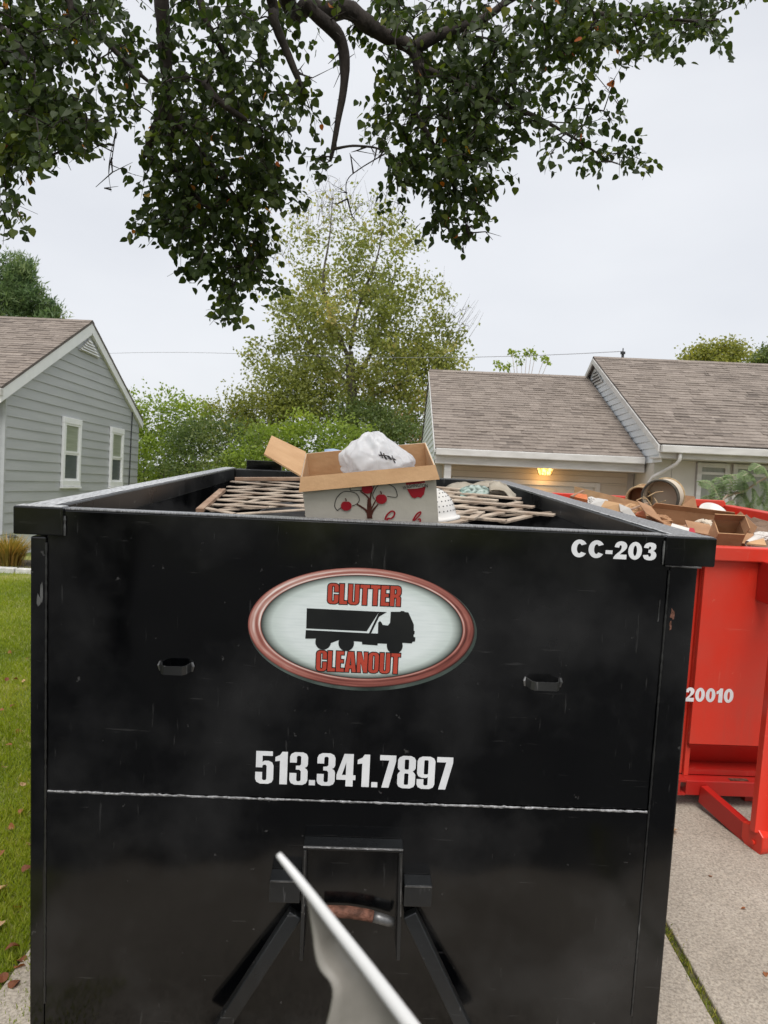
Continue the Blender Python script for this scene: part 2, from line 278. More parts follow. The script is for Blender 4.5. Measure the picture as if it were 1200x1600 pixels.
# ------------------------------------------------------------------ mesh helpers
class MB:
    def __init__(s): s.v, s.f = [], []
    def add(s, vs, fs):
        b = len(s.v); s.v += [Vector(x) for x in vs]; s.f += [tuple(b + i for i in f) for f in fs]; return s
    def box(s, x0, x1, y0, y1, z0, z1):
        return s.hexa([(x0, y0, z0), (x1, y0, z0), (x1, y1, z0), (x0, y1, z0), (x0, y0, z1), (x1, y0, z1), (x1, y1, z1), (x0, y1, z1)])
    def hexa(s, p):
        return s.add(p, [(0, 3, 2, 1), (4, 5, 6, 7), (0, 1, 5, 4), (1, 2, 6, 5), (2, 3, 7, 6), (3, 0, 4, 7)])
    def bar(s, a, b, w, h, up=(0, 0, 1)):
        a, b = Vector(a), Vector(b); d = (b - a).normalized(); x = d.cross(Vector(up)).normalized() * w / 2; u = x.cross(d).normalized() * h / 2
        return s.hexa([a - x - u, a + x - u, b + x - u, b - x - u, a - x + u, a + x + u, b + x + u, b - x + u])
    def tube(s, pts, rad, n=8, cap=True):
        pts = [Vector(p) for p in pts]; k = len(pts); b = len(s.v)
        if not hasattr(rad, '__len__'): rad = [rad] * k
        nrm = None
        for i, p in enumerate(pts):
            d = (pts[min(i + 1, k - 1)] - pts[max(i - 1, 0)])
            d = d.normalized() if d.length > 1e-9 else Vector((0, 0, 1))
            if nrm is None: nrm = d.orthogonal().normalized()
            nrm = (nrm - d * nrm.dot(d)); nrm = nrm.normalized() if nrm.length > 1e-6 else d.orthogonal().normalized()
            bi = d.cross(nrm)
            for j in range(n):
                t = 2 * math.pi * j / n; s.v.append(p + (nrm * math.cos(t) + bi * math.sin(t)) * rad[i])
        for i in range(k - 1):
            for j in range(n):
                s.f.append((b + i * n + j, b + i * n + (j + 1) % n, b + (i + 1) * n + (j + 1) % n, b + (i + 1) * n + j))
        if cap: s.f.append(tuple(b + j for j in reversed(range(n)))); s.f.append(tuple(b + (k - 1) * n + j for j in range(n)))
        return s
    def prism(s, poly, fn, d0, d1):
        """poly: 2-D outline; fn(x, y, d) -> point; extruded from d0 to d1."""
        k = len(poly); b = len(s.v)
        s.v += [Vector(fn(x, y, d0)) for x, y in poly] + [Vector(fn(x, y, d1)) for x, y in poly]
        s.f.append(tuple(b + i for i in reversed(range(k)))); s.f.append(tuple(b + k + i for i in range(k)))
        for i in range(k): j = (i + 1) % k; s.f.append((b + i, b + j, b + k + j, b + k + i))
        return s
    def lathe(s, prof, n=24, c=(0, 0, 0)):
        b = len(s.v); c = Vector(c); k = len(prof)
        for r, z in prof:
            for j in range(n): t = 2 * math.pi * j / n; s.v.append(c + Vector((r * math.cos(t), r * math.sin(t), z)))
        for i in range(k - 1):
            for j in range(n): s.f.append((b + i * n + j, b + i * n + (j + 1) % n, b + (i + 1) * n + (j + 1) % n, b + (i + 1) * n + j))
        return s
    def fill(s, loops, fn):
        """flat face with holes from 2-D loops."""
        L = [[Vector((x, y, 0)) for x, y in lp] for lp in loops]
        tris = tessellate_polygon(L); b = len(s.v)
        flat = [q for lp in loops for q in lp]
        s.v += [Vector(fn(x, y)) for x, y in flat]
        for t in tris:
            a, bb, c = (flat[i] for i in t)
            cr = (bb[0] - a[0]) * (c[1] - a[1]) - (bb[1] - a[1]) * (c[0] - a[0])
            if abs(cr) > 1e-12: s.f.append(tuple(b + i for i in (t if cr > 0 else t[::-1])))
        return s
    def build(s, name, mat, parent=None, smooth=False, bevel=0.0, seg=2, base=False, closed=True, solid=0.0):
        me = bpy.data.meshes.new(name); off = Vector((0, 0, 0))
        if base:
            lo = Vector([min(v[i] for v in s.v) for i in range(3)]); hi = Vector([max(v[i] for v in s.v) for i in range(3)])
            off = Vector(((lo.x + hi.x) / 2, (lo.y + hi.y) / 2, lo.z))
        me.from_pydata([tuple(v - off) for v in s.v], [], s.f)
        if bevel or closed or solid:
            bm = bmesh.new(); bm.from_mesh(me)
            if solid: bmesh.ops.solidify(bm, geom=bm.faces[:], thickness=solid)
            bmesh.ops.recalc_face_normals(bm, faces=bm.faces)
            if bevel:
                ed = [e for e in bm.edges if len(e.link_faces) == 2 and e.calc_face_angle(0) > 0.5]
                bmesh.ops.bevel(bm, geom=ed, offset=bevel, segments=seg, affect='EDGES', clamp_overlap=True, profile=0.5)
            bm.to_mesh(me); bm.free()
        if smooth:
            for pl in me.polygons: pl.use_smooth = True
        me.materials.append(MATS[mat])
        o = bpy.data.objects.new(name, me); col.objects.link(o); o.location = off
        if parent: o.parent = parent
        return o
def empty(name, loc=(0, 0, 0), mat=None):
    o = bpy.data.objects.new(name, None); col.objects.link(o); o.empty_display_size = 0.2
    if mat is not None: o.matrix_world = mat
    else: o.location = loc
    return o
def tag(o, label=None, cat=None, group=None, kind=None):
    if label: o['label'] = label
    if cat: o['category'] = cat
    if group: o['group'] = group
    if kind: o['kind'] = kind
    return o
def box(name, mat, parent, x0, x1, y0, y1, z0, z1, bevel=0.0):
    return MB().box(x0, x1, y0, y1, z0, z1).build(name, mat, parent, bevel=bevel)
def settint(me, vals):
    a = me.attributes.new('tint', 'FLOAT', 'POINT'); a.data.foreach_set('value', np.asarray(vals, dtype=np.float32))

# leaf outlines: x across, y along, z relief
def leaf_shape(half, lift=0.12):
    """half: right-hand outline (x, y) from base to tip; both halves fan from the midrib."""
    k = len(half); ymid = half[len(half) // 2][1]
    vs = [(0, half[0][1], 0), (0, ymid, -0.02), (0, half[-1][1], -0.10)]
    r = [(x, y, lift * x * 2 - 0.10 * (y / half[-1][1]) ** 2) for x, y in half[1:-1]]
    L = [(-x, y, z) for x, y, z in r]
    vs += r + L; nr = len(r); fs = []
    ri = [3 + i for i in range(nr)]; li = [3 + nr + i for i in range(nr)]
    ro = [0] + ri + [2]; lo = [0] + li + [2]
    for i in range(len(ro) - 1):
        a, b = ro[i], ro[i + 1]
        f = (1, a, b); fs.append(f)
        a, b = lo[i], lo[i + 1]; fs.append((1, b, a))
    return vs, fs
PEAR = leaf_shape([(0, 0), (.30, .03), (.47, .24), (.46, .52), (.27, .82), (0, 1.10)])
DIAMOND = ([(0, 0, 0), (.34, .45, .06), (0, 1, -.08), (-.34, .45, .06)], [(0, 1, 2), (0, 2, 3)])
NEEDLE = ([(0, 0, 0), (.10, .4, .02), (0, 1, 0), (-.10, .4, .02)], [(0, 1, 2, 3)])
BLADE = ([(-.07, 0, 0), (.07, 0, 0), (.03, .6, .10), (0, 1, .30)], [(0, 1, 2), (0, 2, 3)])
def frame_for(d, nhint):
    d = d / np.linalg.norm(d, axis=1, keepdims=True)
    x = np.cross(d, nhint); x /= np.linalg.norm(x, axis=1, keepdims=True) + 1e-9
    z = np.cross(x, d)
    return x, d, z
def leaf_mesh(name, shape, P, D, N, S, T, mat, parent=None, width=1.0):
    """one mesh of many leaves: base points, tip directions, normal hints, sizes, tints."""
    P, D, N = (np.asarray(a, float) for a in (P, D, N)); S = np.asarray(S, float); T = np.asarray(T, float)
    x, d, z = frame_for(D, N); sv, sf = shape; sv = np.array(sv); k = len(sv); n_ = len(P)
    V = P[:, None, :] + S[:, None, None] * (x[:, None, :] * sv[None, :, 0:1] * width + d[:, None, :] * sv[None, :, 1:2] + z[:, None, :] * sv[None, :, 2:3])
    V = V.reshape(-1, 3)
    Fs = [tuple(int(q) for q in f) for f in sf]
    loops, starts, tot = [], [], []
    base = np.arange(n_) * k
    m = len(Fs); ln = [len(f) for f in Fs]
    idx = np.concatenate([np.concatenate([np.array(f)[None, :] + base[:, None] for f in Fs], axis=1)], axis=1).reshape(-1)
    me = bpy.data.meshes.new(name); me.vertices.add(len(V)); me.vertices.foreach_set('co', V.astype(np.float32).reshape(-1))
    me.loops.add(len(idx)); me.loops.foreach_set('vertex_index', idx.astype(np.int32))
    ltot = np.tile(np.array(ln), n_); lst = np.concatenate([[0], np.cumsum(ltot)[:-1]])
    me.polygons.add(len(ltot)); me.polygons.foreach_set('loop_start', lst.astype(np.int32)); me.polygons.foreach_set('loop_total', ltot.astype(np.int32))
    me.update(); me.validate()
    settint(me, np.repeat(np.clip(T, 0, 1), k)); me.materials.append(MATS[mat])
    o = bpy.data.objects.new(name, me); col.objects.link(o)
    if parent: o.parent = parent
    return o

# ------------------------------------------------------------------ lettering
def rr(x0, y0, x1, y1, r):
    return [(x0 + r, y0), (x1 - r, y0), (x1 - r * .3, y0 + r * .3), (x1, y0 + r), (x1, y1 - r), (x1 - r * .3, y1 - r * .3), (x1 - r, y1), (x0 + r, y1), (x0 + r * .3, y1 - r * .3), (x0, y1 - r), (x0, y0 + r), (x0 + r * .3, y0 + r * .3)]
GL = {
 '.': (.17, [[(0, 0), (.17, 0), (.17, .16), (0, .16)]]),
 '0': (.5, [rr(0, 0, .5, 1, .16), rr(.19, .13, .31, .87, .05)]),
 '1': (.36, [[(.13, 0), (.34, 0), (.34, 1), (.19, 1), (.13, .90), (0, .83), (0, .70), (.13, .72)]]),
 '3': (.5, [[(0, .68), (0, .86), (.04, .95), (.14, 1), (.36, 1), (.46, .95), (.5, .86), (.5, .63), (.47, .56), (.41, .525), (.47, .49), (.5, .42), (.5, .14), (.46, .05), (.36, 0), (.14, 0), (.04, .05), (0, .14), (0, .36), (.19, .36), (.19, .14), (.22, .11), (.28, .11), (.31, .14), (.31, .42), (.27, .465), (.17, .47), (.17, .585), (.27, .59), (.31, .63), (.31, .86), (.28, .89), (.22, .89), (.19, .86), (.19, .68)]]),
 '4': (.53, [[(.20, 1), (.46, 1), (.46, .35), (.53, .35), (.53, .20), (.46, .20), (.46, 0), (.26, 0), (.26, .20), (0, .20), (0, .35)], [(.26, .35), (.26, .74), (.15, .35)]]),
 '5': (.5, [[(.01, 1), (.47, 1), (.47, .86), (.19, .86), (.19, .67), (.25, .71), (.36, .71), (.46, .66), (.5, .56), (.5, .14), (.46, .05), (.36, 0), (.14, 0), (.04, .05), (0, .14), (0, .36), (.19, .36), (.19, .14), (.22, .11), (.28, .11), (.31, .14), (.31, .55), (.28, .585), (.22, .585), (.19, .55), (.19, .50), (.01, .50)]]),
 '7': (.46, [[(0, 1), (.45, 1), (.45, .82), (.27, 0), (.07, 0), (.26, .84), (0, .84)]]),
 '8': (.5, [[(.14, 1), (.36, 1), (.46, .95), (.5, .87), (.5, .63), (.47, .57), (.42, .53), (.47, .48), (.5, .42), (.5, .13), (.46, .05), (.36, 0), (.14, 0), (.04, .05), (0, .13), (0, .42), (.03, .48), (.08, .53), (.03, .57), (0, .63), (0, .87), (.04, .95)], rr(.19, .11, .31, .46, .03), rr(.19, .58, .31, .89, .03)]),
 '9': (.5, [[(.14, 1), (.36, 1), (.46, .95), (.5, .86), (.5, .14), (.46, .05), (.36, 0), (.14, 0), (.04, .05), (0, .14), (0, .30), (.19, .30), (.19, .14), (.22, .11), (.28, .11), (.31, .14), (.31, .37), (.26, .34), (.14, .34), (.04, .39), (0, .48), (0, .86), (.04, .95)], rr(.19, .45, .31, .89, .03)]),
 'C': (.5, [[(.5, .60), (.5, .86), (.46, .95), (.36, 1), (.14, 1), (.04, .95), (0, .86), (0, .14), (.04, .05), (.14, 0), (.36, 0), (.46, .05), (.5, .14), (.5, .44), (.31, .44), (.31, .14), (.28, .11), (.22, .11), (.19, .14), (.19, .86), (.22, .89), (.28, .89), (.31, .86), (.31, .60)]]),
 'L': (.36, [[(0, 0), (.36, 0), (.36, .16), (.2, .16), (.2, 1), (0, 1)]]),
 'U': (.5, [[(0, 1), (0, .14), (.04, .05), (.14, 0), (.36, 0), (.46, .05), (.5, .14), (.5, 1), (.31, 1), (.31, .14), (.28, .11), (.22, .11), (.19, .14), (.19, 1)]]),
 'T': (.44, [[(0, 1), (0, .84), (.12, .84), (.12, 0), (.32, 0), (.32, .84), (.44, .84), (.44, 1)]]),
 'E': (.38, [[(0, 0), (.38, 0), (.38, .16), (.2, .16), (.2, .44), (.35, .44), (.35, .59), (.2, .59), (.2, .84), (.37, .84), (.37, 1), (0, 1)]]),
 'R': (.5, [[(0, 0), (.19, 0), (.19, .43), (.26, .43), (.30, .38), (.30, 0), (.49, 0), (.49, .40), (.45, .48), (.38, .51), (.46, .55), (.5, .64), (.5, .84), (.46, .95), (.36, 1), (0, 1)], [(.19, .58), (.19, .86), (.26, .86), (.30, .82), (.30, .62), (.26, .58)]]),
 'A': (.54, [[(0, 0), (.19, 0), (.21, .18), (.33, .18), (.35, 0), (.54, 0), (.41, 1), (.13, 1)], [(.225, .33), (.27, .76), (.315, .33)]]),
 'N': (.5, [[(0, 0), (.17, 0), (.17, .50), (.33, 0), (.5, 0), (.5, 1), (.33, 1), (.33, .52), (.18, 1), (0, 1)]]),
 'O': (.5, [rr(0, 0, .5, 1, .16), rr(.19, .13, .31, .87, .05)]),
}
def arc(cx_, cy_, rx_, ry_, a0, a1, n_=26): return [(cx_ + rx_ * math.cos(R(a0 + (a1 - a0) * i / n_)), cy_ + ry_ * math.sin(R(a0 + (a1 - a0) * i / n_))) for i in range(n_ + 1)]
GB = {
 '-': (.32, [[(0, .26), (.32, .26), (.32, .47), (0, .47)]]),
 '0': (.64, [arc(.32, .5, .32, .5, 0, 346), arc(.32, .5, .085, .29, 0, 346)]),
 '1': (.44, [[(.15, 0), (.42, 0), (.42, 1), (.22, 1), (.16, .88), (0, .78), (0, .57), (.10, .61), (.15, .65)]]),
 '2': (.62, [[(.03, .66), (.06, .80), (.12, .91), (.22, .98), (.33, 1), (.45, .98), (.54, .92), (.60, .82), (.61, .72), (.59, .62), (.54, .53), (.45, .43), (.36, .34), (.30, .26), (.61, .26), (.61, 0), (0, 0), (.02, .10), (.08, .21), (.17, .32), (.27, .42), (.32, .50), (.35, .58), (.36, .66), (.355, .72), (.335, .765), (.31, .78), (.275, .765), (.255, .725), (.245, .64)]]),
 '3': (.63, [[(.02, .70), (.05, .83), (.12, .93), (.22, .985), (.32, 1), (.44, .985), (.54, .93), (.59, .84), (.59, .72), (.56, .63), (.50, .56), (.46, .535), (.53, .50), (.59, .43), (.62, .34), (.62, .25), (.59, .14), (.52, .06), (.42, .01), (.31, 0), (.19, .015), (.09, .07), (.03, .16), (0, .28), (.24, .31), (.26, .24), (.29, .205), (.33, .205), (.36, .23), (.375, .28), (.375, .34), (.355, .39), (.32, .42), (.28, .425), (.24, .42), (.25, .60), (.29, .595), (.32, .605), (.345, .635), (.36, .68), (.355, .735), (.335, .77), (.305, .785), (.275, .77), (.255, .73), (.25, .67)]]),
 'C': (.74, [arc(.37, .5, .37, .5, 32, 328) + arc(.37, .5, .115, .27, 318, 42)]),
}
def text_flat(mb, txt, fn, x0, x1, z0, z1, gap=0.035, grow=0.0, GL=GL):
    """lettering on a face; fn(x, z) -> point. grow widens every outline for a printed border."""
    W = sum(GL[c][0] for c in txt) + gap * (len(txt) - 1); h = z1 - z0; k = (x1 - x0) / W; cx = 0.0
    for c in txt:
        w, loops = GL[c]
        LL = []
        for i, lp in enumerate(loops):
            q = [(x0 + (cx + a) * k, z0 + b * h) for a, b in lp]
            if grow: q = offset_loop(q, grow if i == 0 else -grow)
            LL.append(q)
        mb.fill(LL, fn); cx += w + gap
    return mb
def offset_loop(q, d):
    k = len(q); A = sum(q[i][0] * q[(i + 1) % k][1] - q[(i + 1) % k][0] * q[i][1] for i in range(k)); sg = 1 if A > 0 else -1; out = []
    for i in range(k):
        a, b, c = Vector(q[i - 1]), Vector(q[i]), Vector(q[(i + 1) % k])
        e1, e2 = (b - a), (c - b)
        if e1.length < 1e-9 or e2.length < 1e-9: out.append(tuple(b)); continue
        e1.normalize(); e2.normalize(); n1 = Vector((e1.y, -e1.x)) * sg; n2 = Vector((e2.y, -e2.x)) * sg
        m_ = n1 + n2; m_ = m_ / max(0.35, m_.length_squared / 2) if m_.length > 1e-6 else n1
        out.append(tuple(b + m_ * d))
    return out
def font_mesh(mb, txt, fn, x0, x1, z0, z1, bold=0.03, track=1.0):
    cu = bpy.data.curves.new('lettering', 'FONT'); cu.body = txt; cu.offset = bold; cu.space_character = track; cu.fill_mode = 'FRONT'
    ob = bpy.data.objects.new('lettering', cu); col.objects.link(ob)
    dg = bpy.context.evaluated_depsgraph_get(); me = ob.evaluated_get(dg).to_mesh()
    vs = [v.co.copy() for v in me.vertices]; fs = [tuple(p_.vertices) for p_ in me.polygons]
    lo = [min(v[i] for v in vs) for i in range(2)]; hi = [max(v[i] for v in vs) for i in range(2)]
    mb.add([fn(x0 + (v.x - lo[0]) / (hi[0] - lo[0]) * (x1 - x0), z0 + (v.y - lo[1]) / (hi[1] - lo[1]) * (z1 - z0)) for v in vs], fs)
    ob.evaluated_get(dg).to_mesh_clear(); bpy.data.objects.remove(ob); bpy.data.curves.remove(cu)
    return mb

# ================================================================== THE SETTING
def sheet(name, xs, ys, mat, up=0.0):
    mb = MB(); nx = len(xs)
    for y in ys:
        for x in xs: mb.v.append(Vector((x, y, gz(x, y) + up)))
    for j in range(len(ys) - 1):
        for i in range(nx - 1): a = j * nx + i; mb.f.append((a, a + 1, a + nx + 1, a + nx))
    o = mb.build(name, mat, closed=False); tag(o, kind='structure'); return o
YS = [-900, -300, -100, -40, -20, -12] + [-10 + i * 0.5 for i in range(50)] + [16, 20, 30, 50, 100, 300, 900, 2000]
sheet('ground', [-2000, -400, -100, -40, -20, -10, -5, -1.6, 0, 2, 5, 10, 20, 40, 100, 400, 2000], YS, 'turf')
road = sheet('road', [-300, -60, -20, -6, -2, 0, 2, 6, 20, 60, 300], [-11, -9, -7, -5, -4, -3, -2, -1, 0, .5, 1.0, 1.5], 'asphalt', 0.010)  # unseen street, its near edge brought forward to darken the black panel's reflection

# driveway: slabs with open joints, moss and soil in the joints
drive = sheet('driveway', [-1.50, 0, 1.39, 3, 5.6], [1.5 + i * 0.3 for i in range(40)], 'moss', 0.008)
DX = [(-1.47, 1.372), (1.410, 5.55)]; DY = [(1.52, 5.55), (5.575, 8.9), (8.925, 13.2)]
for xa, xb in DX:
    for ya, yb in DY:
        mb = MB(); k = 6
        for j in range(k + 1):
            y = ya + (yb - ya) * j / k
            for x in (xa, xb):
                mb.v.append(Vector((x, y, gz(x, y) + 0.030)))
                mb.v.append(Vector((x, y, gz(x, y) - 0.06)))
        for j in range(k):
            a = j * 4; b = a + 4
            mb.f += [(a, a + 2, b + 2, b), (a + 1, b + 1, b + 3, a + 3), (a, b, b + 1, a + 1), (a + 2, a + 3, b + 3, b + 2)]
        mb.f += [(0, 1, 3, 2), (4 * k, 4 * k + 2, 4 * k + 3, 4 * k + 1)]
        mb.build('concrete_slab', 'concrete', drive, bevel=0.008)
# moss tufts growing in the long joint
P, D, N, S, T = [], [], [], [], []
for i in range(2600):
    y = rnd.uniform(1.2, 7.5); dens = noise.noise(Vector((0, y * 2.1, 3)))
    if dens < -0.12: continue
    x = 1.39 + rnd.gauss(0, 0.018)
    P.append((x, y, gz(x, y) + 0.010)); D.append((rnd.uniform(-.7, .7), rnd.uniform(-.7, .7), 1)); N.append((rnd.uniform(-1, 1), rnd.uniform(-1, 1), 0.2)); S.append(rnd.uniform(.016, .042)); T.append(rnd.choice((rnd.uniform(0, .35), rnd.uniform(.8, 1))))
tag(leaf_mesh('joint_moss', BLADE, P, D, N, S, T, 'grass_blade'), 'thin green moss and grass growing in the concrete joint', 'moss', kind='stuff')

# lawn grass
P, D, N, S, T = [], [], [], [], []
def blade(x, y):
    if x > -1.5 + 0.05 * noise.noise(Vector((x, y * 3, 0))): 
        if rnd.random() < 0.6: return
    pt = noise.noise(Vector((x * 0.9, y * 0.9, 5))); pf = noise.noise(Vector((x * 4, y * 4, 1)))
    near = max(0, min(1, (5.2 - y) / 3.0))
    P.append((x, y, gz(x, y) - 0.002)); D.append((rnd.gauss(0, .45), rnd.gauss(0, .45), 1)); N.append((rnd.uniform(-1, 1), rnd.uniform(-1, 1), 0.1))
    S.append(rnd.uniform(.028, .06) * (1 + 0.3 * pf)); T.append(min(1, max(0, 0.45 + 0.42 * pt + 0.18 * pf + 0.34 * near + rnd.gauss(0, .15))))
for i in range(62000): blade(rnd.uniform(-9, -1.47), rnd.uniform(1.6, 12.4))
for i in range(70000):
    y = 2.4 + 8.6 * rnd.random() ** 1.5; blade(y * rnd.uniform(-.66, -.40), y)
tag(leaf_mesh('grass', BLADE, P, D, N, S, T, 'grass_blade'), 'short yellowish green lawn grass beside the driveway', 'grass', kind='stuff')

# ================================================================== HOUSES
def shingles(mb_tints, p0, ux, uy, nrm, L, W, course):
    """p0 eave start, ux along the eave, uy up the slope; returns (MB, tints)."""
    mb, tn = mb_tints; k = int(W / course) + 1
    for i in range(k):
        s0 = i * course; s1 = min(W, s0 + course * 1.12)
        x = -rnd.uniform(0, .3)
        while x < L:
            w = rnd.choice((.10, .14, .18, .24, .30)) * rnd.uniform(.85, 1.15); a, b = max(0, x), min(L, x + w); x += w
            if b - a < 0.01: continue
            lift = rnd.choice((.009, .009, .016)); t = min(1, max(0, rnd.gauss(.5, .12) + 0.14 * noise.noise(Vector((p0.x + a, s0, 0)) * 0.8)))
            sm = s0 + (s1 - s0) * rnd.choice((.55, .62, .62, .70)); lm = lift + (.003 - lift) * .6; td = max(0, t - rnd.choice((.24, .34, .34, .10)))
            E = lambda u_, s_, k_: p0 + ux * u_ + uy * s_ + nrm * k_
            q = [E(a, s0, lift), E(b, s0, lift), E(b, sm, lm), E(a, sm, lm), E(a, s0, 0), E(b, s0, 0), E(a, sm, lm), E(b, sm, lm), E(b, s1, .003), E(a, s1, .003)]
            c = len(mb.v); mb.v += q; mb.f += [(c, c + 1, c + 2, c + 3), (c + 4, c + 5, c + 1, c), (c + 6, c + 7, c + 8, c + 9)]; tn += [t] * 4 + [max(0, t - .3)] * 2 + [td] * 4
    return mb, tn
def gable_roof(house, x0, x1, ye, ze, yr, zr, ybk, zbk, course, thick=0.10, front_only=True):
    """ridge along x; eave line (ye, ze), ridge (yr, zr), back eave (ybk, zbk)."""
    mb = MB()
    prof = [(ye, ze), (yr, zr), (ybk, zbk), (ybk, zbk - thick), (yr, zr - thick * 1.15), (ye, ze - thick)]
    mb.prism(prof, lambda y, z, d: (d, y, z), x0, x1)
    roof = mb.build('roof', 'roof_deck', house)
    tn = []; mbs = MB()
    up = Vector((0, yr - ye, zr - ze)); W = up.length; up.normalize(); nr = Vector((0, -up.z, up.y))
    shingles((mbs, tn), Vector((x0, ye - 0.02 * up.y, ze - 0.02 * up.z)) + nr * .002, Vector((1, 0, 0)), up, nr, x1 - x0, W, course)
    up2 = Vector((0, yr - ybk, zr - zbk)); W2 = up2.length; up2.normalize(); nr2 = Vector((0, up2.z * 1, -up2.y)); nr2 = nr2 if nr2.z > 0 else -nr2
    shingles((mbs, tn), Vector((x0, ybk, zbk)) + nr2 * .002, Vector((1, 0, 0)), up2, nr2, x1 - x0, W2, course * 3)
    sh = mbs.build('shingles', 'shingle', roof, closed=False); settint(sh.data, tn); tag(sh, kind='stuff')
    # ridge caps
    mbr = MB(); tn = []; x = x0
    while x < x1:
        b = min(x1, x + .30); t = rnd.uniform(.25, .7)
        for uu, nn in ((up, nr), (up2, nr2)):
            e = Vector((0, yr, zr)); q = [e + nn * .022 + Vector((x, 0, 0)), e + nn * .022 + Vector((b, 0, 0)), e - uu * .14 + nn * .019 + Vector((b, 0, 0)), e - uu * .14 + nn * .019 + Vector((x, 0, 0))]
            c = len(mbr.v); mbr.v += q; mbr.f.append((c, c + 1, c + 2, c + 3)); tn += [t] * 4
        x = b + .004
    rc = mbr.build('ridge_cap', 'shingle', roof, closed=False); settint(rc.data, tn)
    return roof
def boards_x(house, X, side, yr_fn, zlo, zhi, step, mat, name='siding_board', thick=0.022):
    """lap boards on a wall plane x = X facing side (+1/-1); yr_fn(z) -> (y0, y1)."""
    z = zlo
    while z < zhi - 0.03:
        z1 = min(z + step, zhi); a0, a1 = yr_fn(z); b0, b1 = yr_fn(z1 + 0.012)
        if a1 - a0 > 0.08:
            if b1 - b0 < 0.02: b0 = b1 = (b0 + b1) / 2; b0 -= .01; b1 += .01
            t0, t1 = X + side * thick, X + side * 0.006
            p_ = [(X, a0, z), (t0, a0, z), (t0, a1, z), (X, a1, z), (X, b0, z1 + 0.012), (t1, b0, z1 + 0.012), (t1, b1, z1 + 0.012), (X, b1, z1 + 0.012)]
            MB().hexa([Vector(q) for q in p_]).build(name, mat, house)
        z += step
def window_x(house, X, y0, y1, z0, z1, side=1):
    """double-hung window on a wall x = X."""
    fr = 0.10; s = side
    w = MB()
    w.box(*sorted((X, X + s * .055)), y0, y0 + fr, z0, z1); w.box(*sorted((X, X + s * .055)), y1 - fr, y1, z0, z1)
    w.box(*sorted((X, X + s * .058)), y0 - .005, y1 + .005, z1 - .13, z1 + .004); w.box(*sorted((X, X + s * .058)), y0 - .005, y1 + .005, z0 - .004, z0 + .13)
    win = w.build('window', 'white_trim', house, bevel=.006)
    a, b, c, d = y0 + fr, y1 - fr, z0 + .13, z1 - .13; zm = (c + d) / 2 - .02
    MB().box(*sorted((X, X + s * .075)), y0 - .03, y1 + .03, z0 - .05, z0 - .008).build('sill', 'white_trim', win, bevel=.005)
    for (p_, q, dep) in ((zm, d, .044), (c, zm, .032)):
        sa = MB(); f = .042
        for (ya, yb, za, zb) in ((a, a + f, p_, q), (b - f, b, p_, q), (a + f, b - f, p_, p_ + f), (a + f, b - f, q - f, q)): sa.box(*sorted((X + s * .012, X + s * dep)), ya, yb, za, zb)
        sa.build('sash', 'white_trim', win)
    MB().box(*sorted((X + s * .010, X + s * .020)), a + .042, b - .042, zm + .042, d - .042).build('pane', 'blind', win)
    MB().box(*sorted((X + s * .010, X + s * .016)), a + .042, b - .042, c + .042, zm - .042).build('pane', 'screen_grey', win)
    return win

# ---- grey house on the left: gable end looks at the driveway
LX, LYF, LYB, LZE, LZR = -7.31, 13.72, 20.92, 3.56, 5.60
lh = tag(empty('grey_house', (0, 0, 0)), 'grey lap-sided house with white trim and brown shingle roof, gable end facing the driveway', 'house')
lym = (LYF + LYB) / 2; gl = gz(0, 15)
box('foundation', 'foundation', lh, -17, LX - .02, LYF + .02, LYB - .02, gl - .3, 0.80)
mb = MB(); mb.prism([(LYF, .80), (LYB, .80), (LYB, LZE - .18), (lym, LZR - .16), (LYF, LZE - .18)], lambda y, z, d: (d, y, z), -17, LX - .002)
mb.build('wall', 'grey_siding', lh)
lsl = (LZR - LZE) / (lym - LYF + .32)
def ly(z):
    top = LZE - .02
    if z <= top: return (LYF, LYB)
    k = (z - top) / lsl; return (LYF + k, LYB - k)
boards_x(lh, LX, 1, ly, .80, LZR - .48, .2032, 'grey_siding')
gable_roof(lh, -17.4, LX + .095, LYF - .30, LZE - .03, lym, LZR, LYB + .10, LZE + .07, .147, thick=.045)
for sg, ya in ((1, LYF - .32), (-1, LYB + .12)):            # rake boards
    mb = MB(); e0 = Vector((0, ya, LZE - (.075 if sg > 0 else -.025))); e1 = Vector((0, lym, LZR - .055)); h = .25 if sg > 0 else .20
    q = [e0 + Vector((LX + .045, 0, -h)), e0 + Vector((LX + .085, 0, -h)), e0 + Vector((LX + .085, 0, 0)), e0 + Vector((LX + .045, 0, 0)), e1 + Vector((LX + .045, 0, -h - .02)), e1 + Vector((LX + .085, 0, -h - .02)), e1 + Vector((LX + .085, 0, 0)), e1 + Vector((LX + .045, 0, 0))]
    mb.hexa([q[0], q[1], q[5], q[4], q[3], q[2], q[6], q[7]]).build('rake_board', 'white_trim', lh)
    mb = MB(); q = [e0 + Vector((LX, 0, -h)), e0 + Vector((LX + .044, 0, -h)), e1 + Vector((LX + .044, 0, -h)), e1 + Vector((LX, 0, -h)), e0 + Vector((LX, 0, -h + .03)), e0 + Vector((LX + .044, 0, -h + .03)), e1 + Vector((LX + .044, 0, -h + .03)), e1 + Vector((LX, 0, -h + .03))]
    mb.hexa(q).build('soffit', 'white_trim', lh)
vent = MB(); zv = LZR - .78; vent.prism([(lym - .56, zv), (lym + .56, zv), (lym, LZR - .42)], lambda y, z, d: (d, y, z), LX + .02, LX + .045)
vent = vent.build('gable_vent', 'gutter_white', lh)
